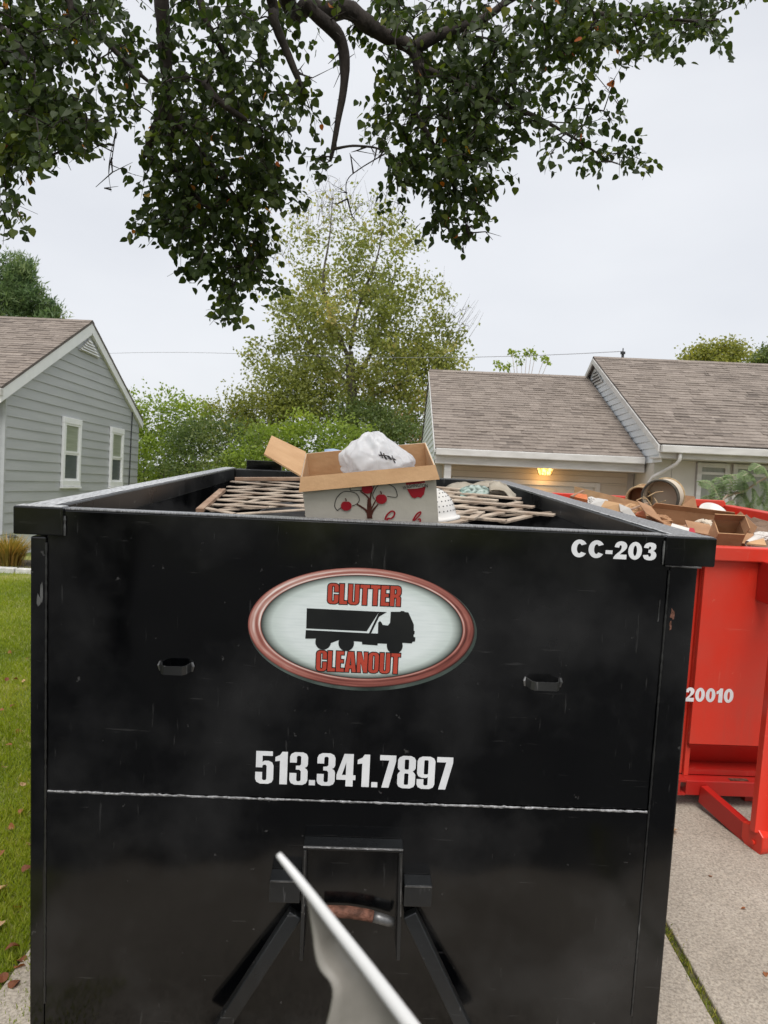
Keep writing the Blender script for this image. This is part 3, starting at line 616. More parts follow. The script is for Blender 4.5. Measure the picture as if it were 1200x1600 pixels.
for i in range(5):
    z = zv + .03 + i * .062; hw = max(.05, .50 - i * .10)
    MB().hexa([(LX + .04, lym - hw, z + .03), (LX + .085, lym - hw, z - .01), (LX + .085, lym + hw, z - .01), (LX + .04, lym + hw, z + .03), (LX + .04, lym - hw, z + .04), (LX + .085, lym - hw, z + .0), (LX + .085, lym + hw, z + .0), (LX + .04, lym + hw, z + .04)]).build('louver', 'white_trim', vent)
window_x(lh, LX + .018, 16.06, 16.98, 1.72, 3.24); window_x(lh, LX + .018, 18.78, 19.66, 1.72, 3.24)
MB().box(LX - 5, LX + .10, LYF - .36, LYF - .25, LZE - .20, LZE - .06).build('gutter', 'gutter_white', lh, bevel=.01)
MB().box(LX - .22, LX - .12, LYF - .12, LYF - .02, .6, LZE - .2).build('downspout', 'white_trim', lh, bevel=.008)
MB().box(LX - .03, LX + .024, LYF - .02, LYF + .045, .80, LZE - .1).build('corner_trim', 'grey_siding', lh)
MB().tube([(LX + .04, 20.30, 3.80), (LX + .035, 20.27, 3.2), (LX + .04, 20.23, 2.2), (LX + .035, 20.17, .9)], .016, 6).build('cable', 'dark_metal', lh)

# ---- pale house on the right with garage wing
MX, MYE, MZE, MYR, MZR = 4.27, 12.0, 2.93, 16.35, 5.08       # main roof edge x, eave, ridge
GX0, GYE, GZE, GYR, GZR = 0.70, 12.8, 2.74, 16.9, 4.73       # garage roof
rh = tag(empty('garage_house', (0, 0, 0)), 'pale ranch house with attached garage wing and brown shingle roof, behind the dumpsters', 'house')
gg = gz(0, 14)
msl = (MZR - MZE) / (MYR - MYE); gsl = (GZR - GZE) / (GYR - GYE)
MB2 = 2 * MYR - MYE; GB2 = 2 * GYR - GYE
mb = MB(); wy0 = MYE + .48
mb.prism([(wy0, gg - .3), (MB2 - .45, gg - .3), (MB2 - .45, MZE + .05), (MYR, MZR - .18), (wy0, MZE + .05)], lambda y, z, d: (d, y, z), MX + .10, 15)
mb.build('wall', 'cream_wall', rh)
gable_roof(rh, MX, 15.3, MYE, MZE, MYR, MZR, MB2, MZE, .142)
gable_roof(rh, GX0, MX + .04, GYE, GZE, GYR, GZR, GB2, GZE, .142)
def my(z):                                                    # main gable above the garage roof
    k = (z - (MZE - .06)) / msl; yl = MYE + .10 + max(0, k); return (yl, 2 * MYR - yl)
boards_x(rh, MX + .10, -1, my, MZE - .30, MZR - .22, .125, 'pale_siding')
for sg, ya in ((1, MYE - .02), (-1, MB2 + .02)):
    e0 = Vector((MX - .02, ya, MZE - .03)); e1 = Vector((MX - .02, MYR, MZR - .03)); h = .11
    q = [e0 + Vector((0, 0, -h)), e0 + Vector((.03, 0, -h)), e1 + Vector((.03, 0, -h)), e1 + Vector((0, 0, -h)), e0, e0 + Vector((.03, 0, 0)), e1 + Vector((.03, 0, 0)), e1]
    MB().hexa(q).build('rake_board', 'gutter_white', rh)
vm = MB(); vm.prism([(MYR - .62, MZR - .62), (MYR + .3, MZR - .62), (MYR, MZR - .24)], lambda y, z, d: (d, y, z), MX + .055, MX + .075)
vm = vm.build('gable_vent', 'gutter_white', rh)
for i in range(4):
    z = MZR - .57 + i * .07; hw = .48 - i * .11
    MB().box(MX + .035, MX + .054, MYR - hw, MYR + hw * .5, z, z + .022).build('louver', 'dark_metal', vm)
# main eave: gutter, soffit, downspout elbow
box('gutter', 'gutter_white', rh, MX + .02, 15.2, MYE - .115, MYE - .01, MZE - .155, MZE - .035, bevel=.012)
box('fascia', 'gutter_white', rh, MX + .02, 15.2, MYE + .003, MYE + .03, MZE - .24, MZE - .06)
box('soffit', 'gutter_white', rh, MX + .02, 15.2, MYE + .032, wy0 - .003, MZE - .24, MZE - .215)
MB().tube([(MX + .33, MYE - .06, MZE - .14), (MX + .33, MYE - .05, MZE - .26), (MX + .30, MYE + .0, MZE - .33), (MX + .05, MYE + .33, MZE - .55), (MX + .02, MYE + .40, MZE - .62), (MX + .02, MYE + .40, gg)], .032, 8).build('downspout', 'gutter_white', rh, smooth=True)
# front wall boards and windows of the main part
x = MX + .10; fz1 = MZE - .245
for w in (.30, .40):
    box('wall_board', 'cream_wall', rh, x + .004, x + w - .004, wy0 - .022, wy0 - .002, gg, fz1); x += w
wxs = [x + .02, x + .56, x + .62, x + 2.0, x + 2.06, x + 3.4]
for a, b in ((wxs[0], wxs[1]), (wxs[2], wxs[3]), (wxs[4], wxs[5])):
    z0, z1 = 1.35, fz1 - .02; f = .075
    w = MB(); w.box(a, a + f, wy0 - .06, wy0 - .002, z0, z1); w.box(b - f, b, wy0 - .06, wy0 - .002, z0, z1); w.box(a + f, b - f, wy0 - .058, wy0 - .002, z1 - f, z1); w.box(a + f, b - f, wy0 - .058, wy0 - .002, z0, z0 + f)
    win = w.build('window', 'gutter_white', rh, bevel=.004)
    box('pane', 'curtain_grey', win, a + f, b - f, wy0 - .022, wy0 - .012, z0 + f, z1 - f)
    box('head_rail', 'gutter_white', win, a + f, b - f, wy0 - .040, wy0 - .024, z1 - f - .12, z1 - f - .075)
x = wxs[5] + .06
while x < 14.9: box('wall_board', 'cream_wall', rh, x, x + .392, wy0 - .022, wy0 - .002, gg, fz1); x += .40
box('sill_wall', 'cream_wall', rh, wxs[0], wxs[5], wy0 - .03, wy0 - .002, gg, 1.33)
# garage wing
gy0 = GYE + .55; GXL = GX0 + .035
mb = MB(); mb.prism([(gy0 + .09, gg - .3), (GB2 - .4, gg - .3), (GB2 - .4, GZE), (GYR, GZR - .16), (gy0 + .09, GZE + .15)], lambda y, z, d: (d, y, z), GXL, MX + .09)
mb.build('garage_wall', 'cream_wall', rh)
def gy(z):
    k = (z - (GZE - .12)) / gsl; yl = GYE + .20 + max(0, k); yl = max(yl, gy0 + .09) if z < GZE - .12 else yl; return (yl, 2 * GYR - yl)
boards_x(rh, GXL, -1, gy, gg, GZR - .12, .125, 'pale_siding')
e0 = Vector((GX0 - .02, GYE - .02, GZE - .03)); e1 = Vector((GX0 - .02, GYR, GZR - .03)); h = .05
MB().hexa([e0 + Vector((0, 0, -h)), e0 + Vector((.03, 0, -h)), e1 + Vector((.03, 0, -h)), e1 + Vector((0, 0, -h)), e0, e0 + Vector((.03, 0, 0)), e1 + Vector((.03, 0, 0)), e1]).build('rake_board', 'gutter_white', rh)
box('gutter', 'gutter_white', rh, GX0 + .01, MX + .03, GYE - .115, GYE - .01, GZE - .13, GZE - .012, bevel=.012)
box('fascia', 'gutter_white', rh, GX0 + .01, MX + .06, GYE + .003, GYE + .035, GZE - .27, GZE - .05)
box('corner_post', 'gutter_white', rh, GX0 + .18, GX0 + .30, GYE + .06, GYE + .20, gg, GZE - .275, bevel=.006)
box('soffit', 'beige_wall', rh, GX0 + .01, MX + .06, GYE + .037, gy0 + .085, GZE - .27, GZE - .25)
# garage front: header boards, door with panels
dx0, dx1, dz1 = GXL + .42, MX - .62, 2.18
z = dz1 + .085
k = 0
while z < GZE - .275:
    z1 = min(z + .115, GZE - .275); box('header_board', 'beige_wall', rh, GXL + .14, MX - .05, gy0 + (.004 if k % 2 else 0), gy0 + .088, z + .003, z1); z = z1; k += 1
for a, b in ((GXL + .14, dx0 - .09), (dx1 + .09, MX - .05)):
    z = gg
    while z < dz1 + .08: z1 = min(z + .17, dz1 + .083); box('wall_board', 'beige_wall', rh, a, b, gy0 + .01, gy0 + .088, z + .003, z1); z = z1
df = MB(); df.box(dx0 - .088, dx0, gy0 - .012, gy0 + .085, gg, dz1 + .082); df.box(dx1, dx1 + .088, gy0 - .012, gy0 + .085, gg, dz1 + .082); df.box(dx0 + .001, dx1 - .001, gy0 - .012, gy0 + .085, dz1, dz1 + .082)
df.build('door_frame', 'door_white', rh, bevel=.004)
gd = box('garage_door', 'door_white', rh, dx0, dx1, gy0 + .05, gy0 + .086, gg, dz1)
nx, nz = 4, 4
for i in range(nx):
    for j in range(nz):
        a = dx0 + (dx1 - dx0) * i / nx; b = dx0 + (dx1 - dx0) * (i + 1) / nx; c = gg + (dz1 - gg) * j / nz; d = gg + (dz1 - gg) * (j + 1) / nz
        box('door_panel', 'door_white', gd, a + .07, b - .07, gy0 + .034, gy0 + .049, c + .07, d - .07, bevel=.008)
# garage lantern, lit
lp = at(852, 733, gy0 - .22)
lamp = tag(empty('porch_lamp', (lp.x, lp.y, lp.z)), 'small lit amber ceiling lamp above the garage door', 'lamp')
zt = GZE - .272 - lp.z
MB().lathe([(.0, zt), (.075, zt), (.075, zt - .02), (.105, zt - .03), (.168, .062), (.168, .045), (0, .045)], 8).build('lamp_cap', 'lamp_metal', lamp)
MB().lathe([(.0, .044), (.155, .044), (.105, -.10), (0, -.10)], 8).build('lamp_glass', 'lamp_glow', lamp)
fr = MB()
for i in range(8):
    t = 2 * math.pi * i / 8; fr.tube([(.160 * math.cos(t), .160 * math.sin(t), .045), (.11 * math.cos(t), .11 * math.sin(t), -.105)], .006, 5)
fr.build('lamp_frame', 'lamp_metal', lamp)
ld = bpy.data.lights.new('lamp_light', 'POINT'); ld.energy = 1.7; ld.color = (1.0, 0.55, 0.18); ld.shadow_soft_size = .09
lo_ = bpy.data.objects.new('lamp_light', ld); col.objects.link(lo_); lo_.parent = lamp; lo_.location = (0, -.02, -.18)
# vent pipe on the ridge and the service wire
vp = at(973, 556, MYR + .3)
vpo = MB().tube([(vp.x, vp.y, MZR - .25), (vp.x, vp.y, vp.z + .04)], .03, 8).tube([(vp.x, vp.y, vp.z + .04), (vp.x, vp.y, vp.z + .09)], .055, 8)
vpo.tube([(vp.x, vp.y, vp.z + .09), (vp.x, vp.y, vp.z + .17)], .012, 6).build('vent_pipe', 'dark_metal', rh)
wp = []
w0, w1 = at(150, 553, 34), Vector((vp.x, vp.y, vp.z + .10))
for i in range(25):
    t = i / 24; q = w0.lerp(w1, t); q.z -= 1.3 * t * (1 - t) - .55 * math.sin(math.pi * t) * (1 - t); wp.append(q)
wo = MB().tube(wp, .007, 5).build('utility_wire', 'wire', base=True)
tag(wo, 'thin dark overhead wire strung across the grey sky behind the houses', 'wire')
# ================================================================== BLACK DUMPSTER
L = 3.75
bd = tag(empty('black_dumpster', mat=B.mat()), 'black steel dumpster with oval company logo, phone number and CC-203, nearest container', 'dumpster')
XL, XR = -1.155, 1.189                                     # outer faces of the corner posts
ZT = 1.876
# walls
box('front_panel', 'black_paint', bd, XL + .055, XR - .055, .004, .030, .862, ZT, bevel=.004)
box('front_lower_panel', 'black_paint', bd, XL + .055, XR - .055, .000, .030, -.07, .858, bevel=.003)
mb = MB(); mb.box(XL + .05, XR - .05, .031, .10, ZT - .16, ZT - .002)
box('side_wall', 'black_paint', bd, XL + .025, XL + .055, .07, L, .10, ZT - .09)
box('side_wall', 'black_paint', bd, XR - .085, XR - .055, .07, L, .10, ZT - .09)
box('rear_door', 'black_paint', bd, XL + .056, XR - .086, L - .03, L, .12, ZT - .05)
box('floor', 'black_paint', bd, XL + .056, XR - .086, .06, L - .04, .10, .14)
# corner posts
for a, b in ((XL, XL + .053), (XR - .100, XR)):
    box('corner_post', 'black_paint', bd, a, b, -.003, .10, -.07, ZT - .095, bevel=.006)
for i in range(5):
    y = .7 + i * .68
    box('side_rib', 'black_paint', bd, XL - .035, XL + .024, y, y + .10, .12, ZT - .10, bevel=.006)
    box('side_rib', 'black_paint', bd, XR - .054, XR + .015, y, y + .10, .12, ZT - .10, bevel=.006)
# top rails: square tubes along both sides, capped at the front
box('top_rail', 'black_rail', bd, -1.208, -1.100, .012, L + .05, ZT - .092, ZT + .006, bevel=.008)
box('top_rail', 'black_rail', bd, 1.104, 1.241, .012, L + .05, ZT - .100, ZT + .001, bevel=.008)
box('top_rail', 'black_rail', bd, -1.099, 1.103, L - .04, L + .048, ZT - .092, ZT + .000, bevel=.008)
box('rail_top_speckle', 'rail_speckle', bd, -1.198, -1.109, .058, L + .04, ZT + .0062, ZT + .0085)  # thin pale speckled plates laid on the rail tops and caps
box('rail_top_speckle', 'rail_speckle_dull', bd, 1.114, 1.231, .058, L + .04, ZT + .0012, ZT + .0035)
box('rail_top_speckle', 'rail_speckle', bd, 1.1045, 1.1125, .058, L + .04, ZT + .0012, ZT + .0042)
box('cap_speckle', 'rail_speckle', bd, -1.203, -1.048, -.004, .050, ZT + .0092, ZT + .0112)
box('cap_speckle', 'rail_speckle_dull', bd, 1.072, 1.238, -.004, .050, ZT + .0022, ZT + .0042)
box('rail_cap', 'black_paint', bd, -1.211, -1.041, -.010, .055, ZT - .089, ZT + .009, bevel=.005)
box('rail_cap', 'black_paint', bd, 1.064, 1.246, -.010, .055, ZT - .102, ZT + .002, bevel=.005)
box('front_lip', 'rail_speckle_dull', bd, -1.040, 1.063, .003, .060, ZT + .0005, ZT + .007, bevel=.0025)
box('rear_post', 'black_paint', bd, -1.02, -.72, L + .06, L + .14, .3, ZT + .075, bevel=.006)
for x in (-.72, .72):
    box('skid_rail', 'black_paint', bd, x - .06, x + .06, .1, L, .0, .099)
for x in (XL + .14, XR - .17):
    for y in (.34, L - .4):
        w = MB(); w.tube([(x - .05, y, .0), (x + .05, y, .0)], .099, 20); w.build('wheel', 'dark_metal', bd, smooth=False)
# weld seams
def weld(pts, r=.004, n_=None, mat='weld'):
    out = []
    for a, b in zip(pts[:-1], pts[1:]):
        a, b = Vector(a), Vector(b); k = max(2, int((b - a).length / .012))
        for i in range(k): out.append(a.lerp(b, i / k) + Vector((0, 0, rnd.gauss(0, .0007))))
    out.append(Vector(pts[-1]))
    return MB().tube(out, [r * rnd.uniform(.65, 1.25) for _ in out], 6).build('weld_seam', mat, bd)
weld([(XL + .062, .000, .8625), (0, .000, .858), (XR - .108, .000, .8565)], .0042)
weld([(-1.038, -.002, ZT - .088), (-1.038, -.002, ZT - .02)], .004, mat='worn_steel'); weld([(1.061, -.002, ZT - .10), (1.061, -.002, ZT - .015)], .004, mat='worn_steel')
weld([(XL + .055, -.003, .05), (XL + .055, -.003, 1.76)], .0035, mat='black_rail'); weld([(XR - .102, -.003, .05), (XR - .102, -.003, 1.755)], .0035, mat='black_rail')
weld([(1.07, -.004, ZT - .104), (1.20, -.004, ZT - .105)], .004, mat='worn_steel')
# tarp pockets
def pocket(cx, cz, w):
    d, h, t = .050, .030, .006
    pts = [(cx - w / 2, .004), (cx - w / 2 + .012, -d * .75), (cx - w / 2 + .024, -d), (cx + w / 2 - .024, -d), (cx + w / 2 - .012, -d * .75), (cx + w / 2, .004)]
    inn = [(cx - w / 2 + t, .004), (cx - w / 2 + .017, -d * .75 + .004), (cx - w / 2 + .027, -d + t), (cx + w / 2 - .027, -d + t), (cx + w / 2 - .017, -d * .75 + .004), (cx + w / 2 - t, .004)]
    mb = MB()
    for i in range(5):
        a, b, c, e = pts[i], pts[i + 1], inn[i + 1], inn[i]
        mb.hexa([(a[0], a[1], cz - h), (b[0], b[1], cz - h), (c[0], c[1], cz - h), (e[0], e[1], cz - h), (a[0], a[1], cz), (b[0], b[1], cz), (c[0], c[1], cz), (e[0], e[1], cz)])
    pk = mb.build('tarp_pocket', 'black_rail', bd)
    for sx in (-1, 1):
        MB().tube([(cx + sx * w / 2, .0, cz - h), (cx + sx * (w / 2 + .004), -.003, cz - .01), (cx + sx * w / 2, .0, cz + .003)], [.004, .006, .004], 6).build('weld_bead', 'worn_steel', pk)
pocket(-.646, 1.352, .112); pocket(.662, 1.345, .126)
# hook pocket: inverted U of flat bar, side stubs, worn hook bar, A-frame legs
def onf(u, v, y=0.0): return B.on(u, v, 1, y)
dp = -.07
a, b, c, d = onf(474, 1322, dp), onf(630, 1327, dp), onf(470, 1432, dp), onf(629, 1432, dp)
t = .014
u = MB(); u.hexa([(a.x, dp, a.z - t), (b.x, dp, b.z - t), (b.x, -.001, b.z - t), (a.x, -.001, a.z - t), (a.x, dp, a.z), (b.x, dp, b.z), (b.x, -.001, b.z), (a.x, -.001, a.z)])
u.build('hook_frame_top', 'frame_paint', bd, bevel=.003)
for (p_, q, s) in ((a, c, 1), (b, d, -1)):
    u = MB(); x0_, x1_ = sorted((p_.x, p_.x + s * t)); xa, xb = sorted((q.x, q.x + s * t))
    u.hexa([(xa, dp, q.z - .17), (xb, dp, q.z - .17), (xb, -.001, q.z - .17), (xa, -.001, q.z - .17), (x0_, dp, p_.z - t - .001), (x1_, dp, p_.z - t - .001), (x1_, -.001, p_.z - t - .001), (x0_, -.001, p_.z - t - .001)])
    u.build('hook_frame_side', 'frame_paint', bd, bevel=.003)
for (u0, v0, u1, v1, s) in ((421, 1376, 468, 1412, -1), (632, 1384, 674, 1418, 1)):
    p_, q = onf(u0, v0, -.075), onf(u1, v1, -.075)
    sb = box('hook_stub', 'frame_paint', bd, p_.x, q.x, -.075, -.001, q.z, p_.z, bevel=.004)
    box('stub_edge', 'worn_steel', sb, p_.x + .002, q.x - .002, -.0765, -.0745, p_.z - .005, p_.z - .001)
p_, q = onf(505, 1424, -.05), onf(615, 1442, -.05)
pts = [p_.lerp(q, i / 10) + Vector((0, 0, .014 * math.sin(math.pi * i / 10))) for i in range(11)]
MB().tube(pts[:8], .021, 12).build('hook_bar', 'rust', bd, smooth=True)
MB().tube(pts[7:], [.0195] * 3 + [.017], 12).build('hook_bar_end', 'worn_steel', bd, smooth=True)
for (u0, v0, u1, v1) in ((462, 1425, 322, 1640), (640, 1425, 742, 1640)):
    p_, q = onf(u0, v0, -.026), onf(u1, v1, -.12)
    MB().bar(p_, q, .052, .05, (0, 1, 0)).build('frame_leg', 'frame_paint', bd, bevel=.005)
box('frame_edge', 'weld', bd, a.x, b.x, dp - .0015, dp + .0005, a.z - .006, a.z - .001)
for (p_, q, s) in ((a, c, 1), (b, d, -1)):
    MB().tube([(p_.x + s * .007, dp - .001, p_.z - .016), (p_.x * .5 + q.x * .5 + s * .007, dp - .0015, (p_.z + q.z) / 2), (q.x + s * .007, dp - .001, q.z)], .0024, 6).build('frame_edge', 'worn_steel', bd)
box('hook_backplate', 'black_paint', bd, a.x + .03, b.x - .03, -.006, -.0005, c.z - .25, a.z - .03)
# lettering and logo
fy = lambda k: (lambda x, z: (x, -k, z))
f2 = fy(.0015 - .004)                                       # on the upper panel, 1.5 mm proud
UP = lambda k: (lambda x, z: (x, .004 - k, z))
mb = MB(); text_flat(mb, '513.341.7897', UP(.0016), -.356, .358, .915, 1.037, gap=.045)
mb.build('phone_number', 'vinyl_white', bd, closed=False)
mb = MB(); text_flat(mb, 'CC-203', UP(.0016), .732, 1.038, 1.788, 1.852, gap=.05, GL=GB)
mb.build('unit_number', 'vinyl_white', bd, closed=False)
cx, cz, RX, RZ = .005, 1.499, .406, .221
def ell(rx, rz, n_=96, dx=0, dz=0): return [(cx + dx + rx * math.cos(2 * math.pi * i / n_), cz + dz + rz * math.sin(2 * math.pi * i / n_)) for i in range(n_)]
mb = MB(); mb.fill([ell(RX, RZ, dx=.004, dz=-.005)], UP(.0012)); decal = mb.build('logo_decal', 'decal_edge', bd, closed=False)
mb = MB(); tn = []; nr_, na_ = 14, 240                          # printed copper bevel: streaks follow the ring
for j in range(nr_ + 1):
    f = j / nr_; rx_ = .358 + (RX - .004 - .358) * f; rz_ = .1865 + (RZ - .005 - .1865) * f
    for i in range(na_):
        t = 2 * math.pi * i / na_; mb.v.append(Vector((cx - .001 * f + rx_ * math.cos(t), .004 - .0020, cz + .006 - .003 * f + rz_ * math.sin(t))))
        k = .50 + .20 * math.cos(t - R(140)) + .22 * noise.noise(Vector((math.cos(t) * 2.2, math.sin(t) * 2.2, f * 5))) + .10 * noise.noise(Vector((math.cos(t) * 7, math.sin(t) * 7, f * 9)))
        k += .42 * math.exp(-((f - .12) / .07) ** 2) + .30 * math.exp(-((f - .62) / .12) ** 2) * max(0, math.cos(t - R(150))) - .45 * math.exp(-((f - 1) / .10) ** 2) - .35 * math.exp(-(f / .05) ** 2) - .18 * math.exp(-((f - .36) / .10) ** 2)
        tn.append(min(1, max(0, k)))
for j in range(nr_):
    for i in range(na_): mb.f.append((j * na_ + i, j * na_ + (i + 1) % na_, (j + 1) * na_ + (i + 1) % na_, (j + 1) * na_ + i))
ro_ = mb.build('ring', 'copper_print', decal, closed=False); settint(ro_.data, tn)
mb = MB(); n_ = 96; tn = []
for j, k in enumerate((0, .35, .6, .75, .85, .92, .97, 1.0)):
    for x, z in (ell(.358 * k, .1865 * k, dz=.006) if k else [(cx, cz + .006)] * n_): mb.v.append(Vector((x, .004 - .0024, z))); tn.append(k)
for j in range(7):
    for i in range(n_): mb.f.append((j * n_ + i, j * n_ + (i + 1) % n_, (j + 1) * n_ + (i + 1) % n_, (j + 1) * n_ + i))
fo = mb.build('field', 'field_print', decal, closed=False); settint(fo.data, tn)
for txt, x0_, x1_, z0_, z1_ in (('CLUTTER', -.121, .137, 1.586, 1.658), ('CLEANOUT', -.152, .146, 1.341, 1.415)):
    mb = MB(); text_flat(mb, txt, UP(.0030), x0_, x1_, z0_, z1_, gap=.05, grow=.0032); mb.build('letter_outline', 'vinyl_black', decal, closed=False)
    mb = MB(); text_flat(mb, txt, UP(.0040), x0_, x1_, z0_, z1_, gap=.05); mb.build('lettering', 'vinyl_red', decal, closed=False)
# tipper truck silhouette: outline read off the decal (units: pixels of the enlarged photo region, 4 per picture pixel)
def tp(X, Y):
    q = onf(420 + X / 4, 890 + Y / 4, .004); return (q.x, q.z)
def loop(pts): return [tp(*q) for q in pts]
def circ(X, Y, r, n_=20): return [tp(X + r * math.cos(2 * math.pi * i / n_), Y + r * math.sin(2 * math.pi * i / n_)) for i in range(n_)]
tf = UP(.0032)
mb = MB()
mb.fill([loop([(238, 240), (234, 366), (612, 384), (664, 302), (690, 262)])], tf)                        # load body
mb.fill([loop([(690, 262), (738, 264), (690, 292), (640, 396), (626, 396)])], tf)                        # headboard and rail
mb.fill([loop([(232, 376), (620, 396), (682, 398), (684, 330), (694, 320), (704, 328), (712, 344), (744, 348), (758, 330), (762, 262), (822, 262), (826, 257), (846, 259), (850, 264), (872, 266), (906, 342), (906, 380), (912, 384), (910, 402), (904, 406), (906, 420), (916, 422), (914, 448), (898, 450), (894, 460), (838, 456), (736, 462), (680, 460), (680, 472), (584, 466), (582, 450), (534, 446), (440, 438), (388, 458), (292, 430), (228, 430)])], tf)
tk = mb.build('truck_silhouette', 'vinyl_black', decal, closed=False)
for X, Y, r in ((340, 450, 49), (484, 458, 49), (787, 474, 50)):
    mb = MB(); mb.fill([circ(X, Y, r)], UP(.0036)); mb.build('truck_wheel', 'vinyl_black', decal, closed=False)
# scuffs: scraped bare spots beside the right post and on the left post
for (u0, v0, w, h, mt) in ((1050, 960, .009, .026, 'rust'), (1047, 978, .006, .020, 'rust'), (66, 920, .006, .05, 'worn_steel'), (1030, 955, .004, .05, 'worn_steel'), (62, 938, .010, .03, 'worn_steel')):
    q = onf(u0, v0, 0); pts = []
    for i in range(9):
        t = 2 * math.pi * i / 9; k = rnd.uniform(.45, 1.1); pts.append((q.x + w * k * math.cos(t), q.z + h * k * math.sin(t)))
    yy = -.0042 if (u0 > 1040 or u0 < 70) else .0025
    mb = MB(); mb.fill([pts], lambda x, z: (x, yy, z)); mb.build('scuff', mt, bd, closed=False)

# ================================================================== RED DUMPSTER
RO = (3.19, 1.90, 0.0)
rd = tag(empty('red_dumpster', mat=B.mat(RO)), 'bright red steel dumpster numbered 20010, piled with cardboard, right of the black one', 'dumpster')
def rel(u, v, ax, k): return B.on(u, v, ax, k) - Vector(RO)
RH, RZT, RL = 1.10, 1.62, 4.0
box('front_panel', 'red_paint', rd, -RH + .04, RH - .04, 0, .03, .345, RZT - .09, bevel=.004)
box('front_lip', 'red_paint', rd, -RH - .04, RH + .04, -.045, .035, RZT - .088, RZT, bevel=.008)
MB().hexa([(-RH + .04, .004, .343), (RH - .04, .004, .343), (RH - .04, .03, .343), (-RH + .04, .03, .343), (-RH + .16, .20, .125), (RH - .16, .20, .125), (RH - .16, .23, .125), (-RH + .16, .23, .125)]).build('front_slope', 'red_dark', rd)
box('front_beam', 'red_dark', rd, -RH + .03, RH - .03, -.03, .07, .02, .118, bevel=.006)
mb = MB()
for x0_, x1_, z0_, z1_ in ((-RH - .02, -RH + .029, .02, .032), (-RH - .02, -RH + .029, .106, .118), (-RH - .02, -RH - .008, .0325, .1055)): mb.box(x0_, x1_, -.03, .07, z0_, z1_)
mb.build('beam_end', 'red_dark', rd)
for x in (-.72, .35): box('beam_plate', 'rust', rd, x - .06, x + .06, -.015, .02, .1185, .121)
for s in (-1, 1):
    xa, xb = sorted((s * (RH - .04), s * (RH - .07)))
    box('side_wall', 'red_paint', rd, xa, xb, .04, RL, .12, RZT - .1)
    xa, xb = sorted((s * (RH - .09), s * (RH + .04)))
    box('top_rail', 'red_paint', rd, xa, xb, .037, RL + .03, RZT - .10, RZT - .002, bevel=.01)
    xa, xb = sorted((s * RH, s * (RH - .039)))
    for i in range(7): box('side_rib', 'red_paint', rd, xa, xb, .06 + i * .6, .16 + i * .6, .12, RZT - .102, bevel=.008)
    xa, xb = sorted((s * .62, s * .50))
    box('skid_rail', 'red_dark', rd, xa, xb, .08, RL, -.06, .119)
box('rear_wall', 'red_paint', rd, -RH + .07, RH - .07, RL - .03, RL, .12, RZT + .03, bevel=.006)
box('rear_rail', 'red_paint', rd, -RH + .095, RH - .095, RL - .055, RL + .03, RZT - .03, RZT + .05, bevel=.008)
box('floor', 'red_dark', rd, -RH + .07, RH - .07, .05, RL - .04, .125, .16)
for s in (-1, 1):
    for y in (.5, RL - .4):
        MB().tube([(s * .85 - .06, y, .0), (s * .85 + .06, y, .0)], .1, 18).build('wheel', 'dark_metal', rd)
# A-frame at the front: low diagonal leg, rounded foot bracket with pin, rising leg
foot = rel(1180, 1312, 2, -.02); back = rel(1098, 1240, 2, .035)
fd = (foot - back).normalized()
MB().bar(back, foot - fd * .02, .05, .115).build('low_leg', 'red_dark', rd, bevel=.004)
# bracket plate: rounded at the bottom, facing the driveway
px = Vector((fd.x, fd.y, 0)).normalized(); sd = Vector((px.y, -px.x, 0))
if sd.x > 0: sd = -sd
out = [(-.075, .075), (-.075, -.02)] + [(.012 + .075 * math.cos(t), -.005 + .075 * math.sin(t)) for t in [math.pi * (1.15 + .85 * i / 9) for i in range(10)]] + [(.085, .06), (.03, .10)]
MB().prism(out, lambda x, y, d_: foot + px * x + Vector((0, 0, y)) + sd * d_, -.035, .032).build('foot_bracket', 'red_paint', rd, bevel=.006)
MB().tube([foot + px * .02 + sd * .030, foot + px * .02 + sd * .043], .014, 12).build('pin', 'red_paint', rd)
top = rel(1215, 1000, 1, 1.62); tl = Vector((.62, -.26, .95))
leg0 = foot + px * .03 + Vector((0, 0, .06)); lt = rel(1218, 1010, 1, 1.60)
MB().bar(leg0, lt + (lt - leg0) * .35, .10, .055, (0, 1, .2)).build('rising_leg', 'red_paint', rd, bevel=.005)
MB().bar(leg0 + Vector((.06, -.03, 0)), lt + (lt - leg0) * .35 + Vector((.06, -.03, 0)), .02, .16, (0, 1, .2)).build('leg_flange', 'red_paint', rd, bevel=.003)
ht = lt + (lt - leg0) * .35
box('hook_post', 'red_dark', rd, ht.x - .05, ht.x + .05, ht.y, -.001, ht.z - .15, ht.z + .1, bevel=.005)
q0, q1 = rel(1069, 1097, 1, 1.9), rel(1147, 1075, 1, 1.9)
mb = MB(); text_flat(mb, '20010', lambda x, z: (x, -.0016, z), q0.x, q1.x, q0.z + .006, q1.z - .006, gap=.06, GL=GB)
mb.build('unit_number', 'vinyl_white', rd, closed=False)
